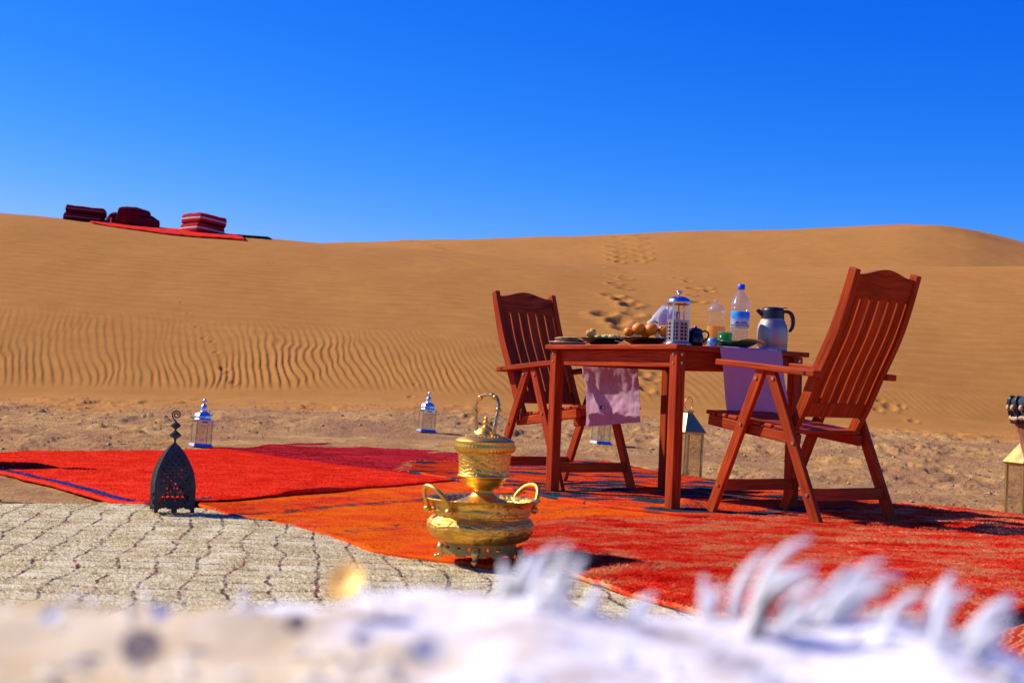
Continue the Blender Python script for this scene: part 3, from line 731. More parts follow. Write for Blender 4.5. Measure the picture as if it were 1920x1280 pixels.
def blanket():
    nx, ny = 150, 120
    X, Y = np.meshgrid(np.linspace(-0.78, 0.78, nx), np.linspace(-0.52, 0.64, ny), indexing='ij')
    ridge = np.interp(X, [-0.8, -0.18, -0.10, -0.06, 0.0, 0.045, 0.09, 0.127, 0.157, 0.195, 0.8], [0.459, 0.460, 0.461, 0.468, 0.469, 0.466, 0.463, 0.463, 0.458, 0.447, 0.435])
    top = ridge + 0.010 * fbm(X * 12, Y * 12, 3, 33) + 0.0045 * perlin(X * 40, Y * 40, 34)
    dx = np.clip(np.abs(X) - 0.62, 0, None) / 0.16; dy = np.clip(np.where(Y > 0.1, Y - 0.475, -0.36 - Y), 0, None) / 0.16
    d = np.clip(np.sqrt(dx * dx + dy * dy), 0, 1.0)
    Z = 0.02 + (top - 0.02) * (1 - smooth(0, 1, d) * 0.3 - 0.7 * d ** 2)
    sc = 1 - 0.35 * np.clip(d - 0.25, 0, 1)
    sc2 = np.where(Y > 0.1, 1.0, 1.0)
    Xo = X * sc; Yo = 0.14 + (Y - 0.14) * sc
    Z = np.maximum(Z, 0.022)
    b = MB(); b.grid(np.stack([Xo, Yo, Z], -1))
    # close the mound underneath
    o = b.build('wedding_blanket', BLK, smooth=True)
    tag(o, 'fluffy white wool blanket with sequins and long tufts, blurred in the foreground', 'blanket')
    def hz(x, y):
        i = np.clip(((x + 0.78) / 1.56 * (nx - 1)), 0, nx - 1); j = np.clip((y + 0.52) / 1.16 * (ny - 1), 0, ny - 1)
        return float(Z[int(i), int(j)])
    f = MB()
    def strand(x, y, L, r, lean, curl):
        p = np.array([x, y, hz(x, y) - 0.004]); pts = [p]; d = np.array([lean[0], lean[1], 1.0]); d /= np.linalg.norm(d); rr = [r]
        for k in range(5):
            p = p + d * L / 5; pts.append(p); rr.append(r * (1 - 0.034 * (k + 1) ** 1.9))
            d = d + np.array([curl[0], curl[1], -0.16 - abs(curl[0]) * 0.4]) ; d /= np.linalg.norm(d)
        f.tube(pts, rr, 5)
    for k in range(1900):
        x = rng.uniform(-0.28, 0.30); y = rng.uniform(0.27, 0.53)
        strand(x, y, rng.uniform(0.005, 0.014), rng.uniform(0.0008, 0.0018), rng.normal(size=2) * 1.3, rng.normal(size=2) * 0.3)
    def at(px, d): return (px - 960) / F * d
    for px, L, cx in ((965, 0.034, 0.02), (1000, 0.030, 0.05), (1050, 0.030, 0.0), (975, 0.026, -0.1), (1425, 0.046, 0.35), (1450, 0.046, 0.30), (1415, 0.034, 0.25), (1480, 0.034, 0.3), (1555, 0.036, 0.25), (1575, 0.044, 0.30), (1600, 0.034, 0.3), (1340, 0.022, 0.1), (1680, 0.026, 0.2), (1745, 0.034, 0.1), (1760, 0.03, 0.15), (1835, 0.034, 0.3), (1850, 0.028, 0.2), (1500, 0.03, 0.35), (1130, 0.02, 0), (1225, 0.02, 0.1)):
        for q in range(2):
            y = 0.46 + rng.uniform(-0.025, 0.02)
            strand(at(px, y) + rng.normal() * 0.002, y, L * 0.75 * rng.uniform(0.8, 1.15), 0.0026, (0.1 + rng.normal() * 0.12, -0.1), (cx * 0.55 + rng.normal() * 0.05, rng.normal() * 0.05))
    t = f.build('wool_tufts', TUFT, o, smooth=True); t['kind'] = 'stuff'
    cols_ = [simple('gold_sequin', (0.90, 0.46, 0.07), 0.5, 0.2), simple('bronze_sequin', (0.62, 0.42, 0.24), 0.6), simple('blue_sequin', (0.55, 0.52, 0.52), 0.6), simple('silver_sequin', (0.95, 0.88, 0.78), 0.8)]
    for px, py, ci, r in (lambda q: [(a, b, c_, r_ * 0.72) for a, b, c_, r_ in q])(((645, 1118, 0, 0.0085), (555, 1200, 1, 0.0045), (300, 1180, 3, 0.004), (95, 1186, 3, 0.004), (265, 1252, 1, 0.007), (680, 1235, 2, 0.004), (800, 1262, 2, 0.005))):
        d = ray(px, py); tt = np.linspace(0.22, 0.62, 300); P = d[None] * tt[:, None] + np.array([0, 0, HC])
        h = np.array([hz(a, b_) for a, b_ in P[:, :2]]); ok = P[:, 2] < h + 0.006; i = int(np.argmax(ok))
        if not ok.any(): continue
        s = MB(); nrm = Vector((rng.normal() * 0.3, -0.75, 0.6)).normalized(); q = nrm.to_track_quat('Z', 'Y')
        ring = [Vector((math.cos(a) * r, math.sin(a) * r, 0)) for a in np.linspace(0, 2 * PI, 15)[:-1]]; inn = [v_ * 0.25 + Vector((0, 0, -0.001)) for v_ in ring]
        vs = [Vector(P[i]) + Vector((0, 0, 0.005)) + q @ v_ for v_ in ring + inn]
        s.add(vs, [(k, (k + 1) % 14, 14 + (k + 1) % 14, 14 + k) for k in range(14)])
        s.build('sequin', cols_[ci], o, solid=0.0006)
blanket()

# ------------------------------------------------------------------ table
TA, TX, TY = 0.5752, 0.7171, 6.1316
TL, TWD = 0.909, 0.6941
FZ = 0.032                                   # feet rest in the pile
e1 = np.array([math.sin(TA), -math.cos(TA)]); e2 = np.array([math.cos(TA), math.sin(TA)])
TB = np.array([TX, TY]); TCEN = TB - e1 * TL / 2 + e2 * TWD / 2
TOP = 0.745
def table():
    # local x along e2 (width), local y along -e1 (length): rotation TA
    t = thing('dining_table', 'rectangular red brown wooden table laid with food and drink', 'table', (TCEN[0], TCEN[1], 0), TA)
    hw, hl = TWD / 2, TL / 2; ov = 0.045
    th = 0.022; zt = TOP - th / 2
    W2, L2 = hw + ov, hl + ov
    for sx in (-1, 1): MB().box((sx * (W2 - 0.03), 0, zt), (0.06, 2 * L2, th)).build('top_rail', WOOD, t, bevel=0.004)
    for sy in (-1, 1): MB().box((0, sy * (L2 - 0.03), zt), (2 * W2 - 0.122, 0.06, th)).build('end_rail', WOOD, t, bevel=0.004)
    n = 9; span = 2 * W2 - 0.126; pw = span / n
    for k in range(n): MB().box((-span / 2 + pw * (k + 0.5), 0, zt - 0.001), (pw - 0.006, 2 * L2 - 0.124, th - 0.004)).build('top_slat', WOOD, t, bevel=0.002)
    MB().box((0, 0.16, zt - th / 2 - 0.012), (2 * W2 - 0.15, 0.05, 0.02)).build('batten', WOOD, t); MB().box((0, -0.16, zt - th / 2 - 0.012), (2 * W2 - 0.15, 0.05, 0.02)).build('batten', WOOD, t)
    ah = 0.074; za = TOP - th - ah / 2 - 0.001
    for sx in (-1, 1): MB().box((sx * (hw - 0.013), 0, za), (0.022, 2 * hl - 0.052, ah)).build('apron', WOOD, t, bevel=0.003)
    for sy in (-1, 1): MB().box((0, sy * (hl - 0.013), za), (2 * hw - 0.052, 0.022, ah)).build('apron', WOOD, t, bevel=0.003)
    for sx in (-1, 1):
        for sy in (-1, 1):
            MB().sweep([(sx * hw, sy * hl, FZ), (sx * hw, sy * hl, TOP - th - 0.002)], (1, 0, 0), 0.05, 0.05).build('leg', WOOD, t, bevel=0.005)
            for zz in (za + 0.018, za - 0.018):
                MB().tube([(sx * hw, sy * (hl + 0.025), zz), (sx * hw, sy * (hl + 0.028), zz)], 0.006, 10).build('bolt', BOLT, t)
                MB().tube([(sx * (hw + 0.025), sy * hl, zz), (sx * (hw + 0.028), sy * hl, zz)], 0.006, 10).build('bolt', BOLT, t)
table()

# ------------------------------------------------------------------ chairs
def chair():
    t = thing('folding_chair', '', 'chair')
    hw = 0.2235; X = (1, 0, 0)
    stile = [(-0.095, 0.372), (-0.125, 0.42), (-0.165, 0.485), (-0.235, 0.633), (-0.275, 0.705), (-0.318, 0.785), (-0.352, 0.87), (-0.382, 0.955), (-0.408, 1.036)]
    sz = np.array([p[1] for p in stile]); sy = np.array([p[0] for p in stile])
    zz = np.linspace(0.372, 1.036, 22); ys = np.interp(zz, sz, sy)
    for _ in range(2): ys[1:-1] = 0.25 * ys[:-2] + 0.5 * ys[1:-1] + 0.25 * ys[2:]
    def yb(z): return float(np.interp(z, zz, ys))
    for s in (-1, 1):
        x = s * hw
        MB().sweep([(x, 0.296, FZ), (x, 0.026, 0.640)], X, 0.046, 0.024).build('leg', WOOD, t, bevel=0.003)
        MB().sweep([(x, -0.296, FZ), (x, -0.020, 0.640)], X, 0.046, 0.024).build('leg', WOOD, t, bevel=0.003)
        MB().sweep([(x, 0.275, 0.664), (x, 0.1, 0.653), (x, -0.275, 0.622)], X, [0.026, 0.026, 0.026], 0.056).build('armrest', WOOD, t, bevel=0.005)
        sm = s * 0.184
        MB().sweep([(sm, y, z) for y, z in zip(ys, zz)], X, [0.04 + 0.012 * math.sin(PI * min(1, max(0, (z - 0.372) / 0.664))) for z in zz], 0.028).build('back_stile', WOOD, t, bevel=0.004)
        MB().sweep([(s * 0.184, 0.36, 0.418), (s * 0.184, 0.1, 0.385), (s * 0.184, -0.15, 0.358)], X, 0.044, 0.026).build('seat_rail', WOOD, t, bevel=0.004)
        for (y, z) in ((0.05, 0.60), (-0.045, 0.60), (0.128, 0.408), (-0.165, 0.345), (0.247, 0.147), (-0.247, 0.147)):
            MB().tube([(x + s * 0.012, y, z), (x + s * 0.0165, y, z)], 0.0075, 10).build('bolt', BOLT, t)
        MB().tube([(x + s * 0.028, -0.225, 0.626), (x + s * 0.031, -0.225, 0.626)], 0.006, 8).build('bolt', BLACK, t)
        MB().box((s * 0.2045, -0.115, 0.395), (0.012, 0.03, 0.06)).build('hinge', BOLT, t, bevel=0.002)
    # back slats
    n = 6; pitch = 0.0560
    zs = np.linspace(0.495, 0.95, 14)
    for k in range(n):
        x = (k - (n - 1) / 2) * pitch
        MB().sweep([(x, yb(z), z) for z in zs], X, 0.014, 0.0455).build('back_slat', WOOD, t, bevel=0.002)
    # bottom rail of the back
    MB().sweep([(0, yb(0.455), 0.455), (0, yb(0.512), 0.512)], X, 0.022, 0.338).build('back_rail', WOOD, t, bevel=0.003)
    # camel top rail
    b = MB(); m_ = 24; vs = []; fs = []
    for i in range(m_ + 1):
        x = -0.169 + 0.338 * i / m_; q = x / 0.169
        zt = 1.016 + 0.027 * (0.5 + 0.5 * math.cos(PI * min(1, abs(q) * 1.08)))
        for (z, off) in ((0.93, -0.012), (0.93, 0.012), (zt, 0.012), (zt, -0.012)): vs.append((x, yb(z) + off, z))
    for i in range(m_):
        for k in range(4): fs.append((4 * i + k, 4 * i + (k + 1) % 4, 4 * i + 4 + (k + 1) % 4, 4 * i + 4 + k))
    fs += [(3, 2, 1, 0), tuple(4 * m_ + k for k in range(4))]
    uv = [[(vs[i][0], vs[i][2] + (vs[i][1]) * 2) for i in f] for f in fs]
    b.add(vs, fs, uv); b.build('top_rail', WOOD, t, bevel=0.003)
    # seat slats
    for k in range(8):
        y = 0.348 - k * 0.066; z = 0.418 - (0.36 - y) * 0.118 + 0.031
        MB().sweep([(-0.2 + 0.002, y, z), (0.2 - 0.002, y, z)], (0, 1, 0.12), 0.018, 0.056).build('seat_slat', WOOD, t, bevel=0.006)
    # stretchers
    for y in (0.247, -0.247):
        MB().sweep([(-hw + 0.013, y, 0.147), (hw - 0.013, y, 0.147)], (0, 1, 0), 0.048, 0.022).build('stretcher', WOOD, t, bevel=0.003)
    return t
ch = chair(); ch.location = (1.225, 5.9314, 0.012); ch.rotation_euler = (0, 0, 0.6294)
tag(ch, 'wooden folding armchair seen from behind, near end of the table', 'chair', 'armchairs at the table')
ch2 = copy_tree(ch); ch2.location = (0.2856, 7.3404, 0.0); ch2.rotation_euler = (0, 0, 0.6006 + PI)
tag(ch2, 'wooden folding armchair at the far end of the table, behind the brass urn', 'chair', 'armchairs at the table')

# ------------------------------------------------------------------ napkins
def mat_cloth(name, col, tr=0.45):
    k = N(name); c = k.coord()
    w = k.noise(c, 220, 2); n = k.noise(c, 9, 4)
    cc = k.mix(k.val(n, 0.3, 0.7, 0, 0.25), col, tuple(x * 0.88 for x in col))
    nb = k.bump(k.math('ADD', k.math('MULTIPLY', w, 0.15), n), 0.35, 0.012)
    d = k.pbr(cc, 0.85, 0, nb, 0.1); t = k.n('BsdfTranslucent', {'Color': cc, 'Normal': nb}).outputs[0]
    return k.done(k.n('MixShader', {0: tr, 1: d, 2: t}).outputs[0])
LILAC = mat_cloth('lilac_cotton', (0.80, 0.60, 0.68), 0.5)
def on_edge(px, y_loc=None, x_loc=None):
    """where the vertical plane through picture column px meets a line of the table"""
    d = ray(px, 650)[:2]
    p0 = TCEN - e1 * y_loc if y_loc is not None else TCEN + e2 * x_loc
    v = e2 if y_loc is not None else -e1
    A = np.array([d, -v]).T; s = np.linalg.solve(A, p0)
    return s[1]        # coordinate along the line
def napkin(name, label, pts_fn, mat, rot_hint=None):
    P = pts_fn(); b = MB(); b.grid(P); o = b.build(name, mat, smooth=True, solid=0.0012); tag(o, label, 'napkin', 'lilac napkins over the table ends'); return o
def local(x, y, z): q = TCEN + e2 * x - e1 * y; return np.array([q[0], q[1], z])
EY = TL / 2 + 0.045
def nap_right():
    nu, nv = 46, 60; x0, x1 = on_edge(1347, y_loc=-EY), on_edge(1463, y_loc=-EY); P = np.zeros((nu, nv, 3))
    for i in range(nu):
        u = i / (nu - 1)
        for j in range(nv):
            v = j / (nv - 1); L = v * 0.50
            x = x0 + (x1 - x0) * u
            if L < 0.16: y = -EY + (0.16 - L); z = TOP + 0.0025; dz = 0
            else:
                h = L - 0.16; r = 0.012; a = min(h / r, PI / 2)
                y = -EY - r * math.sin(a) * 0.8 - 0.08 * max(0, h - 0.02) - 0.010 * math.sin(u * 9 + 1) * h * 3 * 0.6; z = TOP + 0.0025 - (r * (1 - math.cos(a)) + max(0, h - r * PI / 2))
                x += 0.045 * h / 0.34 + 0.02 * (u - 0.3) * h
                y += (0.018 * float(perlin(u * 3, v * 3, 5)) + 0.014 * abs(float(perlin(u * 5 + v * 1.5, v * 4, 12)))) * min(1, h * 8)
            z += 0.0016 * (1 + float(perlin(u * 6, v * 9, 8))) if L < 0.16 else 0
            P[i, j] = local(x, y, z)
    return P
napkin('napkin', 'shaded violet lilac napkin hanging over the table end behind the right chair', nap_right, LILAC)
def nap_left():
    nu, nv = 60, 70; x0, x1 = on_edge(1092, y_loc=EY), on_edge(1197, y_loc=EY); P = np.zeros((nu, nv, 3))
    for i in range(nu):
        u = i / (nu - 1)
        for j in range(nv):
            v = j / (nv - 1); L = v * (0.50 + 0.03 * (1 - u))
            x = x0 + (x1 - x0) * u
            if L < 0.13: y = EY - (0.13 - L); z = TOP + 0.0025
            else:
                h = L - 0.13; r = 0.012; a = min(h / r, PI / 2)
                y = EY + r * math.sin(a) * 0.8 - 0.135 * float(smooth(0.02, 0.27, h)); z = TOP + 0.0025 - (r * (1 - math.cos(a)) + max(0, h - r * PI / 2))
                k = min(1, h * 6)
                y += k * (0.026 * float(perlin(u * 3.2, v * 2.2, 5)) + 0.026 * abs(float(perlin(u * 4.5 + v * 2, v * 5, 6))) + 0.016 * abs(float(perlin(u * 9 - v * 3, v * 10, 7))))
                x += 0.02 * h * (1 - u) / 0.37 - 0.066 * float(smooth(0.02, 0.27, h))
            P[i, j] = local(x, y, z)
    return P
nl = napkin('napkin', 'creased sunlit lilac napkin with a small tag hanging at the far table end', nap_left, mat_cloth('sunlit_lilac_cotton', (0.86, 0.68, 0.74), 0.62))  # paler, more translucent lilac: the sunlight on it is put into the colour
px_ = on_edge(1113, y_loc=EY)
tg = MB(); tg.box((0, 0, 0), (0.030, 0.002, 0.018)); tg2 = MB(); tg2.box((0.004, -0.0016, 0), (0.012, 0.0016, 0.012))
to = tg.build('care_tag', simple('navy_tag', (0.03, 0.05, 0.10), 0.6), nl); to.location = local(px_ - 0.045, EY - 0.152, 0.452); to.rotation_euler = (0, 0, TA)
tw = tg2.build('print', simple('white_print', (0.75, 0.75, 0.78), 0.6), to)

# ------------------------------------------------------------------ brass basin and urn
SAM = ground(899, 1042, 0.04); SAM[2] = 0.030
def basin():
    t = thing('brass_basin', 'engraved brass basin with two loop handles standing on the orange rug', 'basin', SAM, 0)
    prof = [(0.108, 0.052), (0.125, 0.057), (0.143, 0.068), (0.154, 0.083), (0.158, 0.098), (0.155, 0.112), (0.146, 0.122), (0.136, 0.127), (0.139, 0.131), (0.144, 0.135), (0.141, 0.139), (0.145, 0.143)]
    MB().lathe(prof, 96, mod=lambda th, j: 1 + (0.008 * math.sin(16 * th) if 2 <= j <= 6 else 0)).build('bowl', BRASS_ENG, t, smooth=True)
    neck = [(0.145, 0.143), (0.147, 0.146), (0.1445, 0.149), (0.147, 0.158), (0.150, 0.170), (0.158, 0.174), (0.171, 0.1765), (0.173, 0.178), (0.170, 0.1795), (0.158, 0.177), (0.148, 0.172), (0.140, 0.162), (0.12, 0.158), (0.0, 0.157)]
    MB().lathe(neck, 72).build('rim', BRASS_ENG, t, smooth=True)
    # pierced, scalloped skirt
    b = MB(); n = 120; rows = [0.054, 0.048, 0.043, 0.039, 0.035, 0.031, 0.027, 0.022, 0.016]
    vs = []; fs = []
    for z in rows:
        for i in range(n): vs.append(((0.104 + 0.10 * (0.054 - z)) * math.cos(2 * PI * i / n), (0.104 + 0.10 * (0.054 - z)) * math.sin(2 * PI * i / n), z))
    for j in range(len(rows) - 1):
        for i in range(n):
            ph = (i + 0.5) * 8 / n % 1.0
            if j in (2, 3) and (0.2 < ph < 0.36 or 0.62 < ph < 0.78): continue
            if j >= 4 and (j - 3) / 5.0 > 0.62 + 0.38 * abs(math.cos(PI * (i + 0.5) * 12 / n)): continue
            k = (i + 1) % n; fs.append((j * n + k, j * n + i, (j + 1) * n + i, (j + 1) * n + k))
    b.add(vs, fs); b.build('skirt', mat_brass('dull_brass', (0.45, 0.26, 0.07), 0.45, dark=(0.26, 0.13, 0.04)), t, solid=0.003)
    for k in range(4):
        a = PI * 1.47 + k * PI / 2; c, s = math.cos(a), math.sin(a)
        f = MB(); R = lambda r, z: (r * c, r * s, z)
        f.tube([R(0.108, 0.040), R(0.116, 0.024), R(0.112, 0.012), R(0.120, 0.004), R(0.131, 0.003)], [0.016, 0.012, 0.007, 0.008, 0.006], 8)
        f.ell(R(0.125, 0.006), (0.010, 0.010, 0.006), 8, 6)
        f.build('foot', BRASS_SH, t, smooth=True)
    for a in (PI * 1.20, PI * 0.20):
        c, s = math.cos(a), math.sin(a); tx, ty = -s, c
        def Q(tn, r, z): return (r * c + tn * tx, r * s + tn * ty, z)
        pts = []
        for k in range(17):
            q = PI * k / 16
            pts.append(Q(0.056 * math.cos(q), 0.150 + 0.040 * math.sin(q) * 0.9, 0.150 + 0.066 * math.sin(q) ** 0.75))
        h = MB(); h.tube([Q(0.056, 0.146, 0.142)] + pts + [Q(-0.056, 0.146, 0.142)], 0.0068, 10)
        for e in (-0.056, 0.056): h.ell(Q(e, 0.150, 0.146), (0.013, 0.013, 0.011), 10, 7)
        h.build('handle', BRASS, t, smooth=True)
def urn():
    z0 = SAM[2] + 0.1575
    t = thing('brass_urn', 'engraved brass urn with lid and tall branch handle, standing in the brass basin', 'urn', (SAM[0] + 0.003, SAM[1], z0), 0)
    body = [(0.0, 0.0), (0.088, 0.0), (0.089, 0.003), (0.082, 0.009), (0.066, 0.016), (0.047, 0.023), (0.036, 0.030), (0.031, 0.038), (0.030, 0.046), (0.034, 0.050), (0.050, 0.056), (0.059, 0.065), (0.064, 0.074), (0.066, 0.080), (0.076, 0.083), (0.078, 0.086), (0.075, 0.089)]
    MB().lathe(body, 64).build('pedestal', BRASS, t, smooth=True)
    MB().lathe([(0.075, 0.089), (0.0735, 0.092), (0.075, 0.120), (0.0775, 0.150), (0.078, 0.154)], 64).build('vessel_wall', BRASS_ENG, t, smooth=True)
    MB().lathe([(0.078, 0.154), (0.084, 0.157), (0.0875, 0.164), (0.0875, 0.174), (0.085, 0.180), (0.086, 0.184)], 144, mod=lambda th, j: 1 + (0.020 * math.cos(48 * th) if 1 <= j <= 4 else 0)).build('collar', BRASS, t, smooth=True)
    lid = MB().lathe([(0.086, 0.184), (0.087, 0.188), (0.083, 0.190), (0.080, 0.193), (0.062, 0.200), (0.046, 0.205), (0.032, 0.208), (0.030, 0.212), (0.026, 0.219), (0.017, 0.226), (0.008, 0.230), (0.006, 0.236), (0.009, 0.240), (0.007, 0.245), (0.004, 0.248), (0.006, 0.252), (0.005, 0.256), (0.0, 0.260)], 64).build('lid', BRASS, t, smooth=True)
    for k in range(36):
        a = 2 * PI * k / 36
        MB().ell((0.058 * math.cos(a), 0.058 * math.sin(a), 0.2025), (0.0022, 0.0022, 0.0018), 6, 4).build('bead', BRASS, lid, smooth=True)
    def W_(px, py, d): return ((px - 906) / F * (SAM[1] + d), d, HC - (py - hor(906)) / F * (SAM[1] + d) - z0)
    pts = [W_(889, 812, 0.03), W_(888, 795, 0.028), W_(886, 778, 0.024), W_(884, 764, 0.018), W_(889, 750, 0.010), W_(896, 742, 0.004), W_(906, 739, 0.0), W_(917, 740, -0.006), W_(926, 747, -0.012), W_(929, 758, -0.018), W_(927, 774, -0.022), W_(924, 792, -0.026), W_(922, 806, -0.028), W_(921, 822, -0.030)]
    h = MB(); fine = []; rr = []
    for i in range(len(pts) - 1):
        for q in range(4):
            u = q / 4; fine.append(tuple(np.array(pts[i]) * (1 - u) + np.array(pts[i + 1]) * u)); rr.append(0.0052 + 0.0013 * float(perlin(i * 1.1 + u, 0.5, 3)) * 2 + (0.0016 if (i * 4 + q) % 9 in (0, 1) else 0))
    fine.append(pts[-1]); rr.append(0.007)
    h.tube(fine, rr, 8)
    h.ell(fine[-1], (0.011, 0.011, 0.010), 10, 8); h.ell(fine[0], (0.010, 0.010, 0.010), 10, 8)
    for i in (10, 19, 30, 38): h.ell(fine[i], (0.0085, 0.0085, 0.007), 8, 6, 0.5)
    h.build('handle', mat_brass('aged_brass', (0.60, 0.40, 0.15), 0.32, dark=(0.22, 0.13, 0.06)), t, smooth=True)
basin(); urn()

# ------------------------------------------------------------------ dark iron lantern
def mat_iron():
    k = N('black_iron'); c = k.coord(); n = k.noise(c, 22, 6, 0.65); s = k.n('SeparateXYZ', {0: c}).outputs[2]
    col = k.ramp(n, [(0.3, (0.035, 0.034, 0.032)), (0.7, (0.080, 0.075, 0.070))])
    r = k.math('MULTIPLY', k.val(s, 0.10, 0.0), k.val(n, 0.45, 0.65))
    col = k.mix(k.math('MULTIPLY', r, 0.7), col, (0.10, 0.035, 0.018))
    return k.done(k.pbr(col, k.val(n, 0.3, 0.7, 0.6, 0.8), 0.0, k.bump(n, 0.3, 0.003), 0.0))
IRON = mat_iron()
def iron_lantern(loc, rz, s, label):
    t = thing('iron_lantern', label, 'lantern', loc, rz)
    w0 = 0.0715 * s
    zt = np.array([0, 0.06, 0.10, 0.145, 0.175, 0.195, 0.217, 0.232, 0.243]) * s * 1.02; wt = np.array([0.98, 1.0, 1.0, 0.885, 0.715, 0.57, 0.38, 0.22, 0.04]) * w0
    na, nz = 42, 76; Z = np.linspace(0, zt[-1], nz + 1); Wd = np.interp(Z, zt, wt)
    for _ in range(6): Wd[1:-1] = 0.25 * Wd[:-2] + 0.5 * Wd[1:-1] + 0.25 * Wd[2:]
    holes = []
    def ros(cx, cz, r, n, pr):
        for k in range(n):
            a = 2 * PI * k / n + PI / 2; holes.append((cx + r * math.cos(a), cz + r * math.sin(a), pr * 1.35, pr * 0.8, a))
    for cx in (-0.036, 0.0, 0.036): ros(cx, 0.052, 0.0115, 6, 0.0048)
    for cx in (-0.018, 0.018): ros(cx, 0.085, 0.0095, 5, 0.004)
    for zc, xs in ((0.032, (-0.054, -0.018, 0.018, 0.054)), (0.105, (-0.05, -0.028, 0.0, 0.028, 0.05)), (0.118, (-0.04, -0.014, 0.014, 0.04)), (0.131, (-0.048, -0.026, 0, 0.026, 0.048)), (0.145, (-0.037, -0.012, 0.012, 0.037)), (0.158, (-0.042, -0.022, 0, 0.022, 0.042)), (0.172, (-0.03, -0.01, 0.01, 0.03)), (0.186, (-0.024, 0, 0.024)), (0.20, (-0.012, 0.012)), (0.213, (0,))):
        for x in xs: holes.append((x, zc, 0.0038, 0.0028, PI / 2))
    H = np.array(holes) * np.array([s, s, s, s, 1])
    for k in range(4):
        c, sn = math.cos(k * PI / 2), math.sin(k * PI / 2); vs = []; fs = []
        for j in range(nz + 1):
            for i in range(na + 1):
                x = (2 * i / na - 1) * Wd[j]; y = -Wd[j]; vs.append((x * c - y * sn, x * sn + y * c, Z[j]))
        for j in range(nz):
            for i in range(na):
                a = (2 * (i + 0.5) / na - 1); x = a * Wd[j]; z = (Z[j] + Z[j + 1]) / 2
                if z < 0.020 * s and (0.12 < abs(a) < 0.80) and z < (0.010 + 0.008 * math.sin((abs(a) - 0.12) / 0.68 * PI)) * s: continue
                if abs(a) < 0.90:
                    dx = x - H[:, 0]; dz = z - H[:, 1]; ca, sa = np.cos(H[:, 4]), np.sin(H[:, 4])
                    u = (dx * ca + dz * sa) / H[:, 2]; v = (-dx * sa + dz * ca) / H[:, 3]
                    if np.any(u * u + v * v < 1): continue
                b = j * (na + 1) + i; fs.append((b, b + 1, b + na + 2, b + na + 1))
        MB().add(vs, fs).build('pierced_panel', IRON, t, smooth=False, solid=0.0014 * s)
        x, y = -w0 * c + w0 * sn, -w0 * sn - w0 * c
        MB().tube([((-Wd[j] * c + Wd[j] * sn), (-Wd[j] * sn - Wd[j] * c), Z[j]) for j in range(0, nz + 1, 4)], 0.0018 * s, 6).build('corner_rib', IRON, t, smooth=True)
    top = zt[-1]
    f = MB().lathe([(0.005 * s, top - 0.012 * s), (0.004 * s, top + 0.010 * s), (0.006 * s, top + 0.018 * s), (0.021 * s, top + 0.027 * s), (0.022 * s, top + 0.030 * s), (0.012 * s, top + 0.040 * s), (0.004 * s, top + 0.046 * s), (0.004 * s, top + 0.052 * s), (0.018 * s, top + 0.062 * s), (0.019 * s, top + 0.065 * s), (0.010 * s, top + 0.073 * s), (0.004 * s, top + 0.078 * s), (0.0, top + 0.080 * s)], 20)
    f.build('finial', IRON, t, smooth=True)
    pts = []
    for k in range(40):
        a = k / 39
        if a < 0.3:
            q = a / 0.3; pts.append((0.002 * s - 0.017 * s * math.sin(q * PI / 2), 0, top + 0.078 * s + 0.026 * s * q))
        else:
            q = (a - 0.3) / 0.7; r = 0.0165 * s * (1 - 0.78 * q); th = PI - q * 3.6 * PI * 0.9
            pts.append((0.0015 * s + r * math.cos(th), 0, top + 0.104 * s + 0.012 * s * min(1, q * 4) * 0 + r * math.sin(th)))
    cr, sr = math.cos(-rz), math.sin(-rz)
    MB().tube([(x * cr, x * sr, z) for x, y, z in pts], 0.0026 * s, 7).build('hook', IRON, t, smooth=True)
    # door hinge pins on the left edge
    for z in (0.030, 0.058): MB().tube([(-w0 - 0.004 * s, -w0 * 0.9, z * s), (-w0 - 0.004 * s, -w0 * 0.9, (z + 0.016) * s)], 0.0035 * s, 8).build('hinge', IRON, t, smooth=True)
    return t
gl = ground(322, 958, 0.03)
iron_lantern((gl[0], gl[1], 0.031), math.radians(20), 1.0, 'dark pierced iron lantern with a curled hook on the cream rug')
# two more stand just outside the frame; their shadows reach into it
iron_lantern((-2.93, 7.50, 0.03), math.radians(35), 2.15, 'tall dark iron lantern out of frame whose shadow falls on the red rug')
iron_lantern((-2.62, 6.02, 0.0), math.radians(10), 1.75, 'dark iron lantern out of frame whose shadow falls on bare ground')

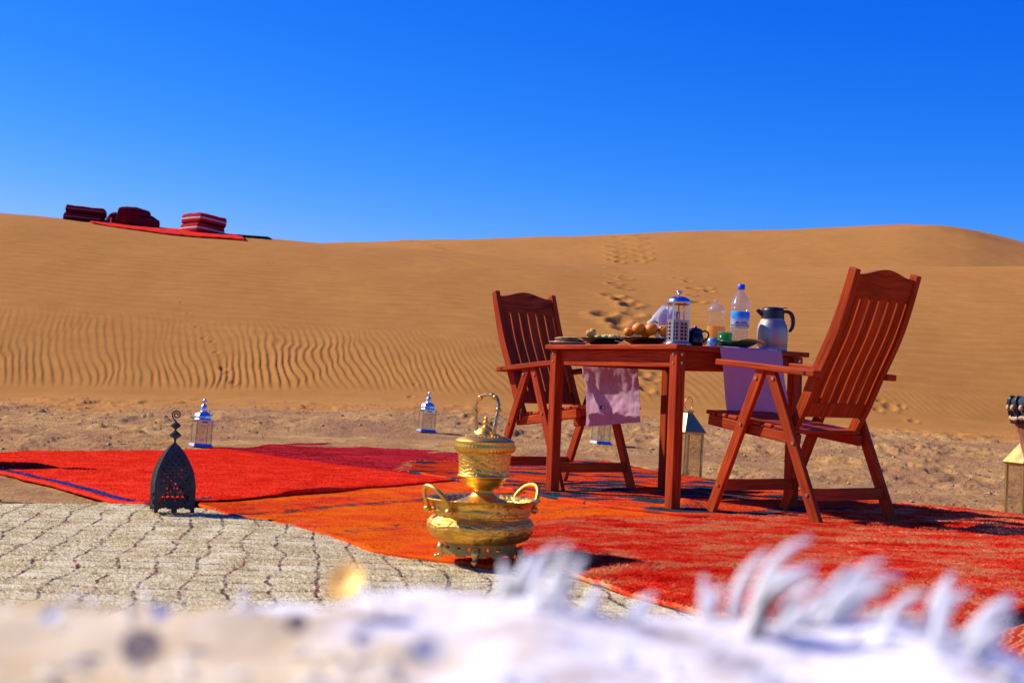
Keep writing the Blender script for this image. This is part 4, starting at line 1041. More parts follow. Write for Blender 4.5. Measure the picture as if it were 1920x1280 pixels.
# ------------------------------------------------------------------ silver lanterns
def silver_lantern():
    t = thing('silver_lantern', '', 'lantern')
    w = 0.058
    MB().lathe([(0.0, 0.0), (0.100, 0.0), (0.104, 0.006), (0.088, 0.026), (0.0, 0.027)], 4).build('base', SILVER, t)
    for sx in (-1, 1):
        for sy in (-1, 1): MB().sweep([(sx * w, sy * w, 0.026), (sx * w, sy * w, 0.192)], (1, 0, 0), 0.006, 0.006).build('post', BRASS_SH, t)
    for k in range(4):
        c, s = math.cos(k * PI / 2), math.sin(k * PI / 2)
        MB().box((-s * -w, c * -w, 0.100), (2 * w - 0.008 if k % 2 == 0 else 0.002, 0.002 if k % 2 == 0 else 2 * w - 0.008, 0.146)).build('pane', PANE, t)
        b = MB(); b.box((-s * -w, c * -w, 0.182), (2 * w - 0.008 if k % 2 == 0 else 0.004, 0.004 if k % 2 == 0 else 2 * w - 0.008, 0.024)); b.build('top_band', SILVER, t)
        MB().box((-s * -(w + 0.0025), c * -(w + 0.0025), 0.183), (0.045 if k % 2 == 0 else 0.002, 0.002 if k % 2 == 0 else 0.045, 0.009)).build('vent', BLACK, t)
    MB().box((0, 0, 0.197), (0.142, 0.142, 0.008)).build('top_plate', SILVER, t, bevel=0.002)
    r = MB().lathe([(0.060, 0.201), (0.064, 0.212), (0.062, 0.228), (0.053, 0.244), (0.038, 0.255), (0.024, 0.260), (0.022, 0.264)], 8).build('dome', SILVER, t, smooth=False)
    MB().lathe([(0.022, 0.262), (0.024, 0.296), (0.020, 0.302), (0.010, 0.312), (0.006, 0.320), (0.012, 0.330), (0.013, 0.340), (0.008, 0.350), (0.0, 0.354)], 12).build('chimney', SILVER, t, smooth=True)
    MB().tube([(0.019 * math.cos(a), 0.004, 0.322 + 0.019 * math.sin(a) + 0.006) for a in np.linspace(0, 2 * PI, 19)[:-1]], 0.0022, 6, closed=True).build('ring', BRASS_SH, t, smooth=True)
    for o in t.children:
        if o.name.startswith('base'): o.rotation_euler = (0, 0, PI / 4)
    return t
sl = silver_lantern()
for k, (px, py, rz, lb) in enumerate(((376, 834, 0.5, 'silver glass lantern behind the red rug, to the right of the dark iron lantern'), (798, 829, 0.35, 'silver glass lantern at the rear edge of the crimson rug, left of the brass urn'), (1125, 845, 0.4, 'silver glass lantern partly hidden behind the creased hanging napkin'))):
    o = sl if k == 0 else copy_tree(sl)
    g = ground(px, py, 0.012); o.location = (g[0], g[1], tz(g[0], g[1]) - 0.002); o.rotation_euler = (0, 0.045, rz)
    tag(o, lb, 'lantern', 'silver lanterns along the rugs')

# ------------------------------------------------------------------ brass lanterns
def brass_lantern():
    t = thing('brass_lantern', '', 'lantern'); w = 0.062; H = 0.245
    MB().box((0, 0, 0.012), (0.150, 0.150, 0.014)).build('base', BRASS_SH, t, bevel=0.003)
    for sx in (-1, 1):
        for sy in (-1, 1):
            MB().sweep([(sx * w, sy * w, 0.019), (sx * w, sy * w, H)], (1, 0, 0), 0.012, 0.012).build('post', BRASS_SH, t, bevel=0.002)
            MB().ell((sx * 0.06, sy * 0.06, 0.005), (0.008, 0.008, 0.006), 8, 5).build('foot', BRASS_SH, t, smooth=True)
    for k in range(4):
        c, s = math.cos(k * PI / 2), math.sin(k * PI / 2); e = k % 2 == 0
        L = 2 * w - 0.0125
        MB().box((s * w, -c * w, 0.135), (L if e else 0.002, 0.002 if e else L, 0.205)).build('pane', PANE_D, t)
        MB().box((s * w, -c * w, 0.241), (L if e else 0.008, 0.008 if e else L, 0.010)).build('top_rail', BRASS_SH, t)
        MB().box((s * w, -c * w, 0.026), (L if e else 0.008, 0.008 if e else L, 0.012)).build('bottom_rail', BRASS_SH, t)
    b = MB().lathe([(0.106, H), (0.108, H + 0.005), (0.028, H + 0.095), (0.026, H + 0.100), (0.034, H + 0.104), (0.034, H + 0.110), (0.0, H + 0.112)], 4).build('roof', BRASS_SH, t)
    b.rotation_euler = (0, 0, PI / 4)
    MB().tube([(0.028 * math.cos(a), 0, H + 0.142 + 0.034 * math.sin(a)) for a in np.linspace(-PI / 2, 1.5 * PI, 23)[:-1]], 0.0026, 6, closed=True).build('ring', BRASS, t, smooth=True)
    return t
bl = brass_lantern()
g = ground(1283, 893, 0.02); bl.location = (g[0], g[1], tz(g[0], g[1]) - 0.004); bl.rotation_euler = (0, 0.03, 0.55); bl.scale = (1.12, 1.12, 1.26)
tag(bl, 'brass lantern with pyramid roof behind the nearest table leg', 'lantern', 'brass lanterns on bare ground')
bl2 = copy_tree(bl); g = ground(1925, 967, 0.02); bl2.location = (g[0], g[1], tz(g[0], g[1]) - 0.002); bl2.rotation_euler = (0, 0, 0.25); bl2.scale = (1.1, 1.1, 1.14)
tag(bl2, 'brass lantern holding a pale candle at the right edge, behind the drum', 'lantern', 'brass lanterns on bare ground')
c = MB().lathe([(0.0, 0), (0.026, 0.0), (0.027, 0.08), (0.024, 0.085), (0.006, 0.083), (0.0, 0.083)], 20); co = c.build('candle', simple('pale_wax', (0.72, 0.74, 0.80), 0.4, 0, 0.05), smooth=True)
co.location = (g[0], g[1], bl2.location.z + 0.0195); tag(co, 'thick pale candle inside the brass lantern at the right edge', 'candle')

# ------------------------------------------------------------------ drum at the right edge
def drum():
    g = ground(1944, 985, 0.03)
    t = thing('goblet_drum', 'wooden goblet drum with patterned cloth top and rope ring at the right edge', 'drum', (g[0], g[1], 0.035), 0)
    k = N('streaked_wood'); c = k.coord(); n = k.noise(k.map(c, (14, 14, 1.2)), 3, 6, 0.65)
    wd = k.done(k.pbr(k.ramp(n, [(0.3, (0.10, 0.025, 0.012)), (0.5, (0.42, 0.16, 0.075)), (0.7, (0.62, 0.36, 0.20))]), 0.6, 0, k.bump(n, 0.4, 0.004)))
    MB().lathe([(0.0, 0), (0.052, 0.0), (0.054, 0.01), (0.046, 0.10), (0.045, 0.20), (0.056, 0.26), (0.082, 0.36), (0.108, 0.45)], 40).build('shell', wd, t, smooth=True)
    k = N('patterned_cloth'); c = k.coord()
    vo = k.n('TexVoronoi', {'Vector': c, 'Scale': 22.0}).outputs[1]
    cl = k.done(k.pbr(k.ramp(k.n('SeparateColor', {0: vo}).outputs[0], [(0.0, (0.012, 0.02, 0.04)), (0.3, (0.02, 0.11, 0.10)), (0.5, (0.55, 0.20, 0.06)), (0.66, (0.62, 0.42, 0.22)), (0.78, (0.015, 0.015, 0.018))], 'CONSTANT'), 0.75))
    MB().lathe([(0.112, 0.452), (0.122, 0.475), (0.128, 0.505), (0.127, 0.530), (0.118, 0.543), (0.09, 0.547), (0.0, 0.545)], 40).build('cloth_head', cl, t, smooth=True)
    for zz, R, rr, mt in ((0.452, 0.117, 0.010, simple('pale_rope', (0.55, 0.36, 0.22), 0.8, 0, 0.3, 60)), (0.438, 0.112, 0.008, BLACK)):
        MB().tube([((R + 0.002 * math.sin(a * 26)) * math.cos(a), (R + 0.002 * math.sin(a * 26)) * math.sin(a), zz + 0.003 * math.sin(a * 9)) for a in np.linspace(0, 2 * PI, 120)[:-1]], rr, 8, closed=True).build('rope_ring', mt, t, smooth=True)
    for k2 in range(16):
        a = 2 * PI * k2 / 16
        MB().tube([(r * math.cos(a + o), r * math.sin(a + o), z) for r, z, o in ((0.117, 0.442, 0), (0.126, 0.476, 0.04), (0.133, 0.505, 0), (0.131, 0.532, -0.04), (0.119, 0.548, 0))], 0.006, 6).build('cord', BLACK, t, smooth=True)
    bead = simple('amber_bead', (0.66, 0.36, 0.16), 0.5)
    for k2 in range(16):
        a = 2 * PI * (k2 + 0.5) / 16
        MB().ell((0.131 * math.cos(a), 0.131 * math.sin(a), 0.497), (0.011, 0.011, 0.014), 10, 7).build('bead', bead, t, smooth=True)
drum()

# ------------------------------------------------------------------ things on the table
def at_long(px, inset):
    """on the long side facing the camera's left (the row of dishes)"""
    s = on_edge(px, x_loc=-(TWD / 2 + 0.045) + inset); return local(-(TWD / 2 + 0.045) + inset, s, TOP)
def at_end(px, inset):
    s = on_edge(px, y_loc=-EY + inset); return local(s, -EY + inset, TOP)
def pxm(p): return F / p[1]
# plate with flatbread
p = at_long(1066, 0.10); u = 1 / pxm(p)
white_pot = simple('white_pottery', (0.62, 0.58, 0.58), 0.3, 0, 0.06)
o = thing('plate', 'white plate of flatbread at the far left corner of the table', 'plate', p)
MB().lathe([(0.0, 0.004), (0.05, 0.0), (0.056, 0.001), (0.095, 0.015), (0.096, 0.017), (0.054, 0.006), (0.0, 0.007)], 40).build('dish', white_pot, o, smooth=True)
bread = simple('flatbread', (0.62, 0.40, 0.15), 0.8, 0, 0.45, 40, 0.2, 0.6)
for k in range(4):
    b = MB(); b.ell((rng.uniform(-0.014, 0.014), rng.uniform(-0.012, 0.012), 0.0), (0.078 - 0.006 * k, 0.074, 0.0045), 24, 8, 0.16); f = b.build('flatbread', bread, smooth=True)
    f.location = p + np.array([0, 0, 0.019 + 0.006 * k]); f.rotation_euler = (rng.normal() * 0.03, rng.normal() * 0.03, k)
    tag(f, ('lowest flatbread, lying directly on the white plate', 'second flatbread from the bottom of the pile on the white plate', 'flatbread just under the topmost one on the white plate', 'topmost flatbread of the pile on the white plate')[k], 'bread', 'flatbreads stacked on the white plate')
# green bowl with pastries
green_gl = simple('dark_green_glaze', (0.010, 0.035, 0.016), 0.22, 0, 0.4, 20)
brown_gl = simple('dark_brown_glaze', (0.035, 0.017, 0.008), 0.22, 0, 0.4, 20)
def bowl(p, r, h, mat, label):
    o = thing('bowl', label, 'bowl', p)
    MB().lathe([(0.0, 0.002), (r * 0.45, 0.0), (r * 0.5, 0.002), (r * 0.8, h * 0.5), (r, h * 0.95), (r * 1.01, h), (r * 0.97, h), (r * 0.75, h * 0.55), (r * 0.4, h * 0.2), (0.0, h * 0.16)], 44).build('dish', mat, o, smooth=True)
p = at_long(1130, 0.105); bowl(p, 0.105, 0.034, green_gl, 'dark green bowl of pastries between the white plate and the oranges')
past = simple('pastry', (0.74, 0.38, 0.09), 0.7, 0, 0.35, 30, 0.3, 0.4); past2 = simple('pale_pastry', (0.78, 0.54, 0.16), 0.7, 0, 0.3, 30, 0.3, 0.4)
for k, (dx, dy, dz, r, s) in enumerate(((-0.058, -0.01, 0.052, 0.024, 0), (-0.025, -0.035, 0.038, 0.018, 1), (0.005, -0.03, 0.038, 0.02, 1), (0.04, -0.03, 0.040, 0.024, 1), (0.066, -0.01, 0.040, 0.022, 0), (0.02, 0.03, 0.040, 0.026, 1), (-0.04, 0.03, 0.040, 0.026, 0), (0.0, 0.0, 0.026, 0.03, 1))):
    b = MB()
    if k == 0:
        b.ell((0, 0, 0), (0.026, 0.022, 0.018), 14, 10, 0.4); b.ell((0.006, 0, 0.014), (0.016, 0.014, 0.014), 12, 8, 0.4)
    else: b.ell((0, 0, 0), (r, r * 0.8, r * 0.55), 14, 8, 0.4)
    f = b.build('pastry', past if s == 0 else past2, smooth=True); f.location = p + np.array([dx, dy, dz]); f.rotation_euler = (0, rng.normal() * 0.2, rng.uniform(0, 3))
    tag(f, ('folded brown pastry standing highest, at the left of the green bowl', 'small pale pastry just right of the tall folded pastry', 'pale pastry at the front middle of the green bowl', 'larger pale pastry right of the middle of the green bowl', 'brown pastry at the right end of the green bowl', 'pale pastry at the back right of the green bowl', 'brown pastry at the back left of the green bowl', 'flat pale pastry under the others in the green bowl')[k], 'pastry', 'pastries in the green bowl')
# dark bowl with oranges
p = at_long(1207, 0.115); bowl(p, 0.105, 0.034, brown_gl, 'dark brown bowl of oranges beside the coffee press')
ora = simple('orange_peel', (1.0, 0.26, 0.0), 0.42, 0, 0.12, 60, 0.5, 0.3); leaf = simple('orange_leaf', (0.05, 0.07, 0.02), 0.6)
for k, (px, py, dy, r) in enumerate(((1197, 616, 0.0, 0.031), (1220, 617, -0.01, 0.031), (1244, 620, 0.0, 0.029), (1178, 622, 0.01, 0.024), (1210, 622, 0.06, 0.03))):
    d = (p[1] + dy); x = (px - 960) / F * d; c = np.array([x + 0.0, d, HC + (hor(px) - py) / F * d])
    t = thing('orange', ('left large orange in the dark bowl', 'middle orange with a stalk in the dark bowl', 'right orange half hidden behind the coffee press', 'small orange slice fruit at the left of the dark bowl', 'orange at the back of the dark bowl')[k], 'orange', c, 0, 'oranges in the dark bowl')
    MB().ell((0, 0, 0), (r, r, r * 0.9), 22, 14, 0.06).build('fruit', ora, t, smooth=True)
    MB().ell((0, 0, r * 0.9), (0.004, 0.004, 0.002), 8, 5).build('stem_scar', leaf, t, smooth=True)
    if k == 1:
        MB().tube([(0.004, 0, r * 0.8), (0.012, 0, r + 0.008), (0.022, 0, r + 0.002), (0.03, 0, r - 0.004)], [0.002, 0.002, 0.004, 0.002], 6).build('stalk', leaf, t, smooth=True)
# fork between the bowls
p = at_long(1165, 0.035); f = MB(); f.sweep([p + (-0.03, 0.01, 0.018), p + (0.0, 0.0, 0.012), p + (0.022, -0.006, 0.003)], (0, 1, 0), 0.0025, 0.012)
tag(f.build('fork', SILVER, bevel=0.001), 'silver fork handle lying between the two dark bowls', 'fork')
# drinking glass behind the oranges
p = at_long(1196, 0.30)
o = thing('drinking_glass', 'low clear glass standing behind the oranges', 'glass', p)
MB().lathe([(0.0, 0.004), (0.036, 0.0), (0.045, 0.10), (0.043, 0.10), (0.034, 0.008), (0.0, 0.008)], 28).build('tumbler', mat_glass('grey_glass', (0.80, 0.86, 0.86), 1.0), o, smooth=True)
# paper napkins
p = at_long(1243, 0.24); o = thing('paper_napkin', 'white crumpled paper napkins standing behind the coffee press', 'paper napkin', p)
pap = mat_cloth('white_paper', (0.92, 0.90, 0.88), 0.5)
for k in range(4):
    nu = 14; P = np.zeros((nu, nu, 3)); a0 = -0.35 + 0.22 * k
    for i in range(nu):
        for j in range(nu):
            a, h = i / (nu - 1) - 0.5, j / (nu - 1)
            w = 0.02 + 0.10 * h ** 1.4
            P[i, j] = (a * w + math.sin(a0) * h * 0.03 - 0.01 + 0.006 * k, 0.012 * k - 0.02 + 0.014 * math.sin(a * 8 + k) * h, h * (0.175 - 0.012 * k - 0.06 * abs(a) + 0.035 * math.sin(3 * a + k)))
    MB().grid(P).build('sheet', pap, o, smooth=True, solid=0.0008)
MB().lathe([(0.0, 0.0), (0.028, 0.0), (0.032, 0.06), (0.030, 0.06), (0.026, 0.004), (0.0, 0.004)], 20).build('holder', GLASS, o, smooth=True)
# coffee press
p = at_long(1270, 0.075)
o = thing('coffee_press', 'glass coffee press with chrome lid and pierced frame at the table corner', 'coffee press', p)
CH = simple('chrome', (0.70, 0.64, 0.56), 0.24, 1.0, 0.03)
MB().lathe([(0.0, 0.0), (0.062, 0.0), (0.064, 0.004), (0.058, 0.010), (0.046, 0.014), (0.0, 0.014)], 40).build('base', CH, o, smooth=True)
MB().lathe([(0.0, 0.016), (0.0455, 0.016), (0.0462, 0.172), (0.048, 0.178), (0.0465, 0.178), (0.0445, 0.170), (0.0440, 0.02), (0.0, 0.02)], 40).build('beaker', GLASS, o, smooth=True)
b = MB(); n = 64; rows = np.linspace(0.014, 0.108, 25); vs = []; fs = []
for z in rows:
    for i in range(n): vs.append((0.0485 * math.cos(2 * PI * i / n), 0.0485 * math.sin(2 * PI * i / n), z))
for j in range(24):
    for i in range(n):
        blk = (i % 16); z = j
        if 0 < blk < 15 and (blk % 4) != 0 and 2 <= j <= 22 and (j % 4) != 1: continue
        k = (i + 1) % n; fs.append((j * n + i, j * n + k, (j + 1) * n + k, (j + 1) * n + i))
b.add(vs, fs); b.build('pierced_frame', STEEL, o, smooth=False, solid=0.0012)
for k in range(4):
    a = PI / 4 * (2 * k + 1) + 0.2; MB().sweep([(0.050 * math.cos(a), 0.050 * math.sin(a), 0.012), (0.050 * math.cos(a), 0.050 * math.sin(a), 0.18)], (math.cos(a), math.sin(a), 0), 0.008, 0.0025).build('frame_strip', CH, o)
MB().lathe([(0.049, 0.176), (0.052, 0.178), (0.052, 0.188), (0.046, 0.200), (0.030, 0.209), (0.012, 0.213), (0.0, 0.214)], 40).build('lid', CH, o, smooth=True)
MB().lathe([(0.004, 0.212), (0.004, 0.222), (0.013, 0.225), (0.015, 0.230), (0.013, 0.235), (0.0, 0.237)], 20).build('knob', CH, o, smooth=True)
MB().tube([(0, 0, 0.03), (0, 0, 0.212)], 0.0028, 8).build('plunger_rod', CH, o, smooth=True)
MB().lathe([(0.0, 0.028), (0.042, 0.028), (0.043, 0.032), (0.042, 0.036), (0.0, 0.036)], 28).build('filter', CH, o, smooth=True)
MB().lathe([(0.0, 0.036), (0.0432, 0.036), (0.0432, 0.040), (0.0, 0.042)], 28).build('coffee_grounds', simple('coffee', (0.05, 0.02, 0.01), 0.6), o)
MB().box((0.0, 0.02, 0.13), (0.016, 0.004, 0.034)).build('sticker', simple('blue_print', (0.03, 0.12, 0.4), 0.5), o)
MB().lathe([(0.0, 0.021), (0.0430, 0.0215), (0.0432, 0.098), (0.0, 0.099)], 32).build('coffee', simple('black_coffee', (0.045, 0.014, 0.006), 0.25), o)
# dark jug
p = at_end(1303, 0.08)
NAVY = simple('dark_navy_glaze', (0.008, 0.011, 0.018), 0.2, 0, 0.5, 25)
o = thing('small_jug', 'dark glazed jug with a looped handle between coffee press and carafe', 'jug', p)
MB().lathe([(0.0, 0.0), (0.030, 0.0), (0.034, 0.006), (0.037, 0.022), (0.036, 0.040), (0.031, 0.054), (0.028, 0.062), (0.031, 0.069), (0.029, 0.069), (0.025, 0.06), (0.0, 0.02)], 32, mod=lambda th, j: 1 + 0.03 * math.sin(12 * th)).build('body', NAVY, o, smooth=True)
MB().lathe([(0.029, 0.069), (0.027, 0.074), (0.015, 0.079), (0.006, 0.081), (0.007, 0.086), (0.0, 0.089)], 24).build('lid', NAVY, o, smooth=True)
h = MB(); h.tube([(0.026, -0.004, 0.062), (0.040, -0.005, 0.068), (0.054, -0.006, 0.062), (0.058, -0.006, 0.048), (0.052, -0.006, 0.034), (0.040, -0.005, 0.022), (0.034, -0.004, 0.016)], 0.0045, 8); h.build('handle', simple('blue_green_glaze', (0.02, 0.05, 0.06), 0.25), o, smooth=True)
h = MB(); h.tube([(-0.03, 0, 0.052), (-0.040, 0, 0.060), (-0.046, 0, 0.070)], [0.010, 0.008, 0.006], 8); h.build('spout', NAVY, o, smooth=True)
# pieces of orange behind the jug
for k, (px, ins, r) in enumerate(((1318, 0.20, 0.024), (1338, 0.24, 0.02))):
    p = at_end(px, ins); q = MB(); q.ell((0, 0, r * 0.8 + (0.012 if k == 0 else 0)), (r, r, r * 0.8), 14, 9, 0.25); f = q.build('fruit_piece', ora if k == 0 else past, smooth=True); f.location = p
    tag(f, ('orange fruit piece seen through the handle of the dark jug', 'golden pastry piece lying behind the painted cup')[k], 'food')
# carafe of orange juice
p = at_end(1341, 0.20)
o = thing('juice_carafe', 'glass carafe of orange juice with a round glass stopper', 'carafe', p)
MB().lathe([(0.0, 0.002), (0.040, 0.0), (0.046, 0.006), (0.048, 0.03), (0.046, 0.07), (0.041, 0.11), (0.037, 0.14), (0.038, 0.155), (0.041, 0.165), (0.040, 0.166)], 36).build('body', GLASS, o, smooth=True)
MB().lathe([(0.0, 0.009), (0.044, 0.010), (0.0455, 0.03), (0.0435, 0.07), (0.0405, 0.100), (0.0, 0.100)], 32).build('juice', mat_cloth('orange_juice', (0.98, 0.50, 0.008), 0.5), o, smooth=False)
k_ = mat_glass('stopper_glass', (0.94, 0.95, 0.97), 1.3, 0.04, 0.10)
MB().lathe([(0.0, 0.163), (0.042, 0.165), (0.043, 0.172), (0.036, 0.186), (0.024, 0.197), (0.010, 0.202), (0.0, 0.203)], 30).build('lid', k_, o, smooth=True)
MB().ell((0, 0, 0.213), (0.012, 0.012, 0.012), 16, 10).build('knob', k_, o, smooth=True)
# painted cup
p = at_end(1335, 0.12)
k = N('painted_cup'); c = k.coord(); w = k.n('TexWave', {'Vector': c, 'Scale': 26.0, 'Distortion': 5.0, 'Detail': 1.0}, wave_type='RINGS').outputs[1]
PC = k.done(k.pbr(k.ramp(w, [(0.35, (0.03, 0.22, 0.45)), (0.55, (0.60, 0.72, 0.78)), (0.8, (0.05, 0.30, 0.50))]), 0.25))
o = thing('painted_cup', 'small blue and white painted cup in front of the juice carafe', 'cup', p)
MB().lathe([(0.0, 0.0), (0.017, 0.0), (0.021, 0.008), (0.024, 0.044), (0.0225, 0.044), (0.020, 0.010), (0.0, 0.006)], 28).build('wall', PC, o, smooth=True)
MB().lathe([(0.016, 0.0), (0.019, 0.0), (0.019, 0.003), (0.016, 0.003)], 24).build('foot_ring', CH, o, smooth=True)
# green tumbler
p = at_end(1359, 0.11)
o = thing('green_tumbler', 'green patterned glass tumbler between carafe and water bottle', 'glass', p)
GG = mat_glass('green_glass', (0.42, 0.80, 0.36), 1.0, 0.06, 0.25, (0.06, 0.42, 0.06))
MB().lathe([(0.0, 0.003), (0.026, 0.0), (0.029, 0.004), (0.0325, 0.070), (0.031, 0.070), (0.027, 0.010), (0.0, 0.010)], 24, mod=lambda th, j: 1 + 0.015 * math.sin(12 * th)).build('tumbler', GG, o, smooth=True)
MB().lathe([(0.0320, 0.069), (0.0335, 0.071), (0.032, 0.073), (0.0305, 0.071)], 24).build('rim', mat_glass('rim_glass', (0.8, 0.9, 0.8), 1.0, 0.05, 0.2), o, smooth=True)
# water bottle
p = at_end(1386, 0.16)
o = thing('water_bottle', 'clear plastic water bottle with blue cap and blue label', 'bottle', p)
PET = mat_glass('clear_plastic', (0.90, 0.94, 0.98), 1.5, 0.06, 0.07, (0.8, 0.85, 0.95))
prof = []
for z in np.linspace(0.0, 0.205, 70):
    r = 0.0415 + (0.0016 * math.sin(z * 2 * PI / 0.0165) if z < 0.10 or z > 0.172 else 0)
    if z < 0.008: r *= 0.86 + 0.14 * (z / 0.008)
    prof.append((r, z))
for z in np.linspace(0.207, 0.262, 24):
    q = (z - 0.207) / 0.055; prof.append((0.0415 - 0.028 * q ** 1.7 + 0.0010 * math.sin(z * 2 * PI / 0.013) * (1 - q), z))
prof += [(0.0125, 0.266), (0.016, 0.268), (0.016, 0.271), (0.0125, 0.272), (0.0125, 0.275)]
MB().lathe([(0.0, 0.003)] + prof, 40).build('body', PET, o, smooth=True)
MB().lathe([(0.0, 0.275), (0.0165, 0.274), (0.0170, 0.276), (0.0165, 0.296), (0.014, 0.298), (0.0, 0.298)], 36, mod=lambda th, j: 1 + 0.02 * math.sin(18 * th)).build('cap', simple('blue_cap', (0.01, 0.09, 0.72), 0.35), o, smooth=True)
k = N('bottle_label'); c = k.coord(); z = k.n('SeparateXYZ', {0: c}).outputs[2]; nz = k.noise(c, 55, 4, 0.6)
zz = k.math('ADD', z, k.math('MULTIPLY', k.math('SUBTRACT', nz, 0.5), 0.03))
lb = k.ramp(k.val(zz, 0.100, 0.172), [(0.0, (0.62, 0.68, 0.74)), (0.30, (0.62, 0.70, 0.78)), (0.48, (0.42, 0.62, 0.86)), (0.62, (0.10, 0.36, 0.80)), (0.78, (0.02, 0.26, 0.74)), (1.0, (0.05, 0.38, 0.85))])
zb = k.math('MULTIPLY', k.val(z, 0.1065, 0.107), k.val(z, 0.1125, 0.112)); lb = k.mix(zb, lb, (0.10, 0.30, 0.16))
label_m = k.done(k.pbr(lb, 0.3))
lo = MB().lathe([(0.0422, 0.100), (0.0426, 0.101), (0.0426, 0.171), (0.0422, 0.172)], 48).build('label', label_m, o, smooth=True)
def bent_text(body, size, R, z, th0, mat, parent, shear=0.3):
    cu = bpy.data.curves.new('lettering', 'FONT'); cu.body = body; cu.size = size; cu.shear = shear; cu.align_x = 'CENTER'; cu.extrude = 0.0002; cu.offset = 0.0004
    tmp = bpy.data.objects.new('tmp', cu); C.objects.link(tmp); dg = bpy.context.evaluated_depsgraph_get()
    me = bpy.data.meshes.new_from_object(tmp.evaluated_get(dg)); me.name = 'lettering'; bpy.data.objects.remove(tmp)
    for v in me.vertices:
        a = th0 + v.co.x / R; r = R + v.co.z + 0.0004; y = v.co.y; v.co = (r * math.cos(a), r * math.sin(a), z + y)
    me.materials.clear(); me.materials.append(mat); ob = bpy.data.objects.new('lettering', me); C.objects.link(ob); ob.parent = parent; return ob
bent_text('Aïn Atlas', 0.0165, 0.0428, 0.116, -PI / 2 - 0.05, simple('navy_ink', (0.02, 0.02, 0.20), 0.5, 0, 0.05), lo)
# green plate with golden bread
p = at_end(1380, 0.085)
green2 = simple('green_glaze', (0.028, 0.075, 0.022), 0.25, 0, 0.4, 20)
o = thing('green_plate', 'shallow green plate with a golden slice, in front of the water bottle', 'plate', p)
MB().lathe([(0.0, 0.002), (0.035, 0.0), (0.04, 0.002), (0.075, 0.016), (0.098, 0.030), (0.099, 0.032), (0.095, 0.031), (0.07, 0.019), (0.0, 0.007)], 44).build('dish', green2, o, smooth=True)
b = MB(); nu = 12; P = np.zeros((nu, nu, 3))
for i in range(nu):
    for j in range(nu):
        a, h = i / (nu - 1), j / (nu - 1) - 0.5
        P[i, j] = (-0.045 + 0.13 * a, h * 0.07 * (1.15 - a), 0.014 * math.sin(a * PI * 0.9) + 0.004 * math.sin(h * 9) - 0.010 * a)
f = b.grid(P).build('bread_slice', simple('golden_bread', (0.70, 0.36, 0.05), 0.7, 0, 0.3, 30, 0.3, 0.4), smooth=True, solid=0.007); f.location = p + np.array([0.045, -0.01, 0.032]); tag(f, 'golden slice of bread resting on the rim of the green plate', 'bread')
# thermos
p = at_end(1447, 0.105)
o = thing('thermos_jug', 'brushed steel vacuum jug with black lid, spout and handle', 'thermos', p)
MB().lathe([(0.0, 0.0), (0.068, 0.0), (0.070, 0.003), (0.070, 0.016), (0.0685, 0.018), (0.070, 0.020), (0.071, 0.06), (0.070, 0.095), (0.065, 0.118), (0.057, 0.135), (0.053, 0.145), (0.053, 0.147)], 48).build('body', STEEL, o, smooth=True)
MB().lathe([(0.053, 0.146), (0.053, 0.150), (0.051, 0.165), (0.052, 0.180), (0.051, 0.190), (0.044, 0.199), (0.020, 0.202), (0.0, 0.202)], 40).build('lid', BLACK, o, smooth=True)
h = MB(); h.sweep([(-0.045, 0, 0.168), (-0.058, 0, 0.176), (-0.068, 0, 0.183), (-0.074, 0, 0.188)], (0, 1, 0), [0.026, 0.020, 0.016, 0.013], 0.022); h.build('spout', BLACK, o, bevel=0.004)
h = MB(); h.sweep([(0.045, -0.005, 0.182), (0.068, -0.005, 0.183), (0.082, -0.005, 0.175), (0.091, -0.005, 0.155), (0.093, -0.005, 0.130), (0.089, -0.005, 0.110), (0.080, -0.005, 0.095), (0.076, -0.005, 0.090)], (0, 1, 0), [0.014, 0.014, 0.016, 0.017, 0.016, 0.015, 0.012, 0.008], 0.024); h.build('handle', BLACK, o, bevel=0.005)
MB().box((0.052, -0.005, 0.199), (0.024, 0.014, 0.004)).build('button', simple('red_plastic', (0.75, 0.02, 0.02), 0.4), o)

# ------------------------------------------------------------------ cushions and carpet on the dune
def on_dune(px, py):
    p = march(px, py); return p
def stripe_mat(name, bands):
    k = N(name); c = k.coord(); z = k.n('SeparateXYZ', {0: c}).outputs[2]; n = k.noise(c, 14, 3)
    f = k.math('ADD', z, k.math('MULTIPLY', k.math('SUBTRACT', n, 0.5), 0.02))
    return k.done(k.pbr(k.ramp(f, bands, 'CONSTANT'), 0.9, 0, k.bump(k.noise(c, 40, 3), 0.4, 0.01), 0.05))
RED_ = (0.42, 0.012, 0.02); DK = (0.10, 0.004, 0.012); WH = (0.55, 0.45, 0.42)
SEAT = stripe_mat('red_striped_cushion', [(0.0, DK), (0.035, RED_), (0.085, WH), (0.115, DK), (0.13, RED_), (0.16, RED_)])
SEATD = stripe_mat('maroon_striped_cushion', [(0.0, (0.06, 0.003, 0.010)), (0.06, (0.16, 0.006, 0.014)), (0.09, (0.25, 0.20, 0.20)), (0.105, (0.12, 0.004, 0.012)), (0.14, (0.30, 0.010, 0.02))])
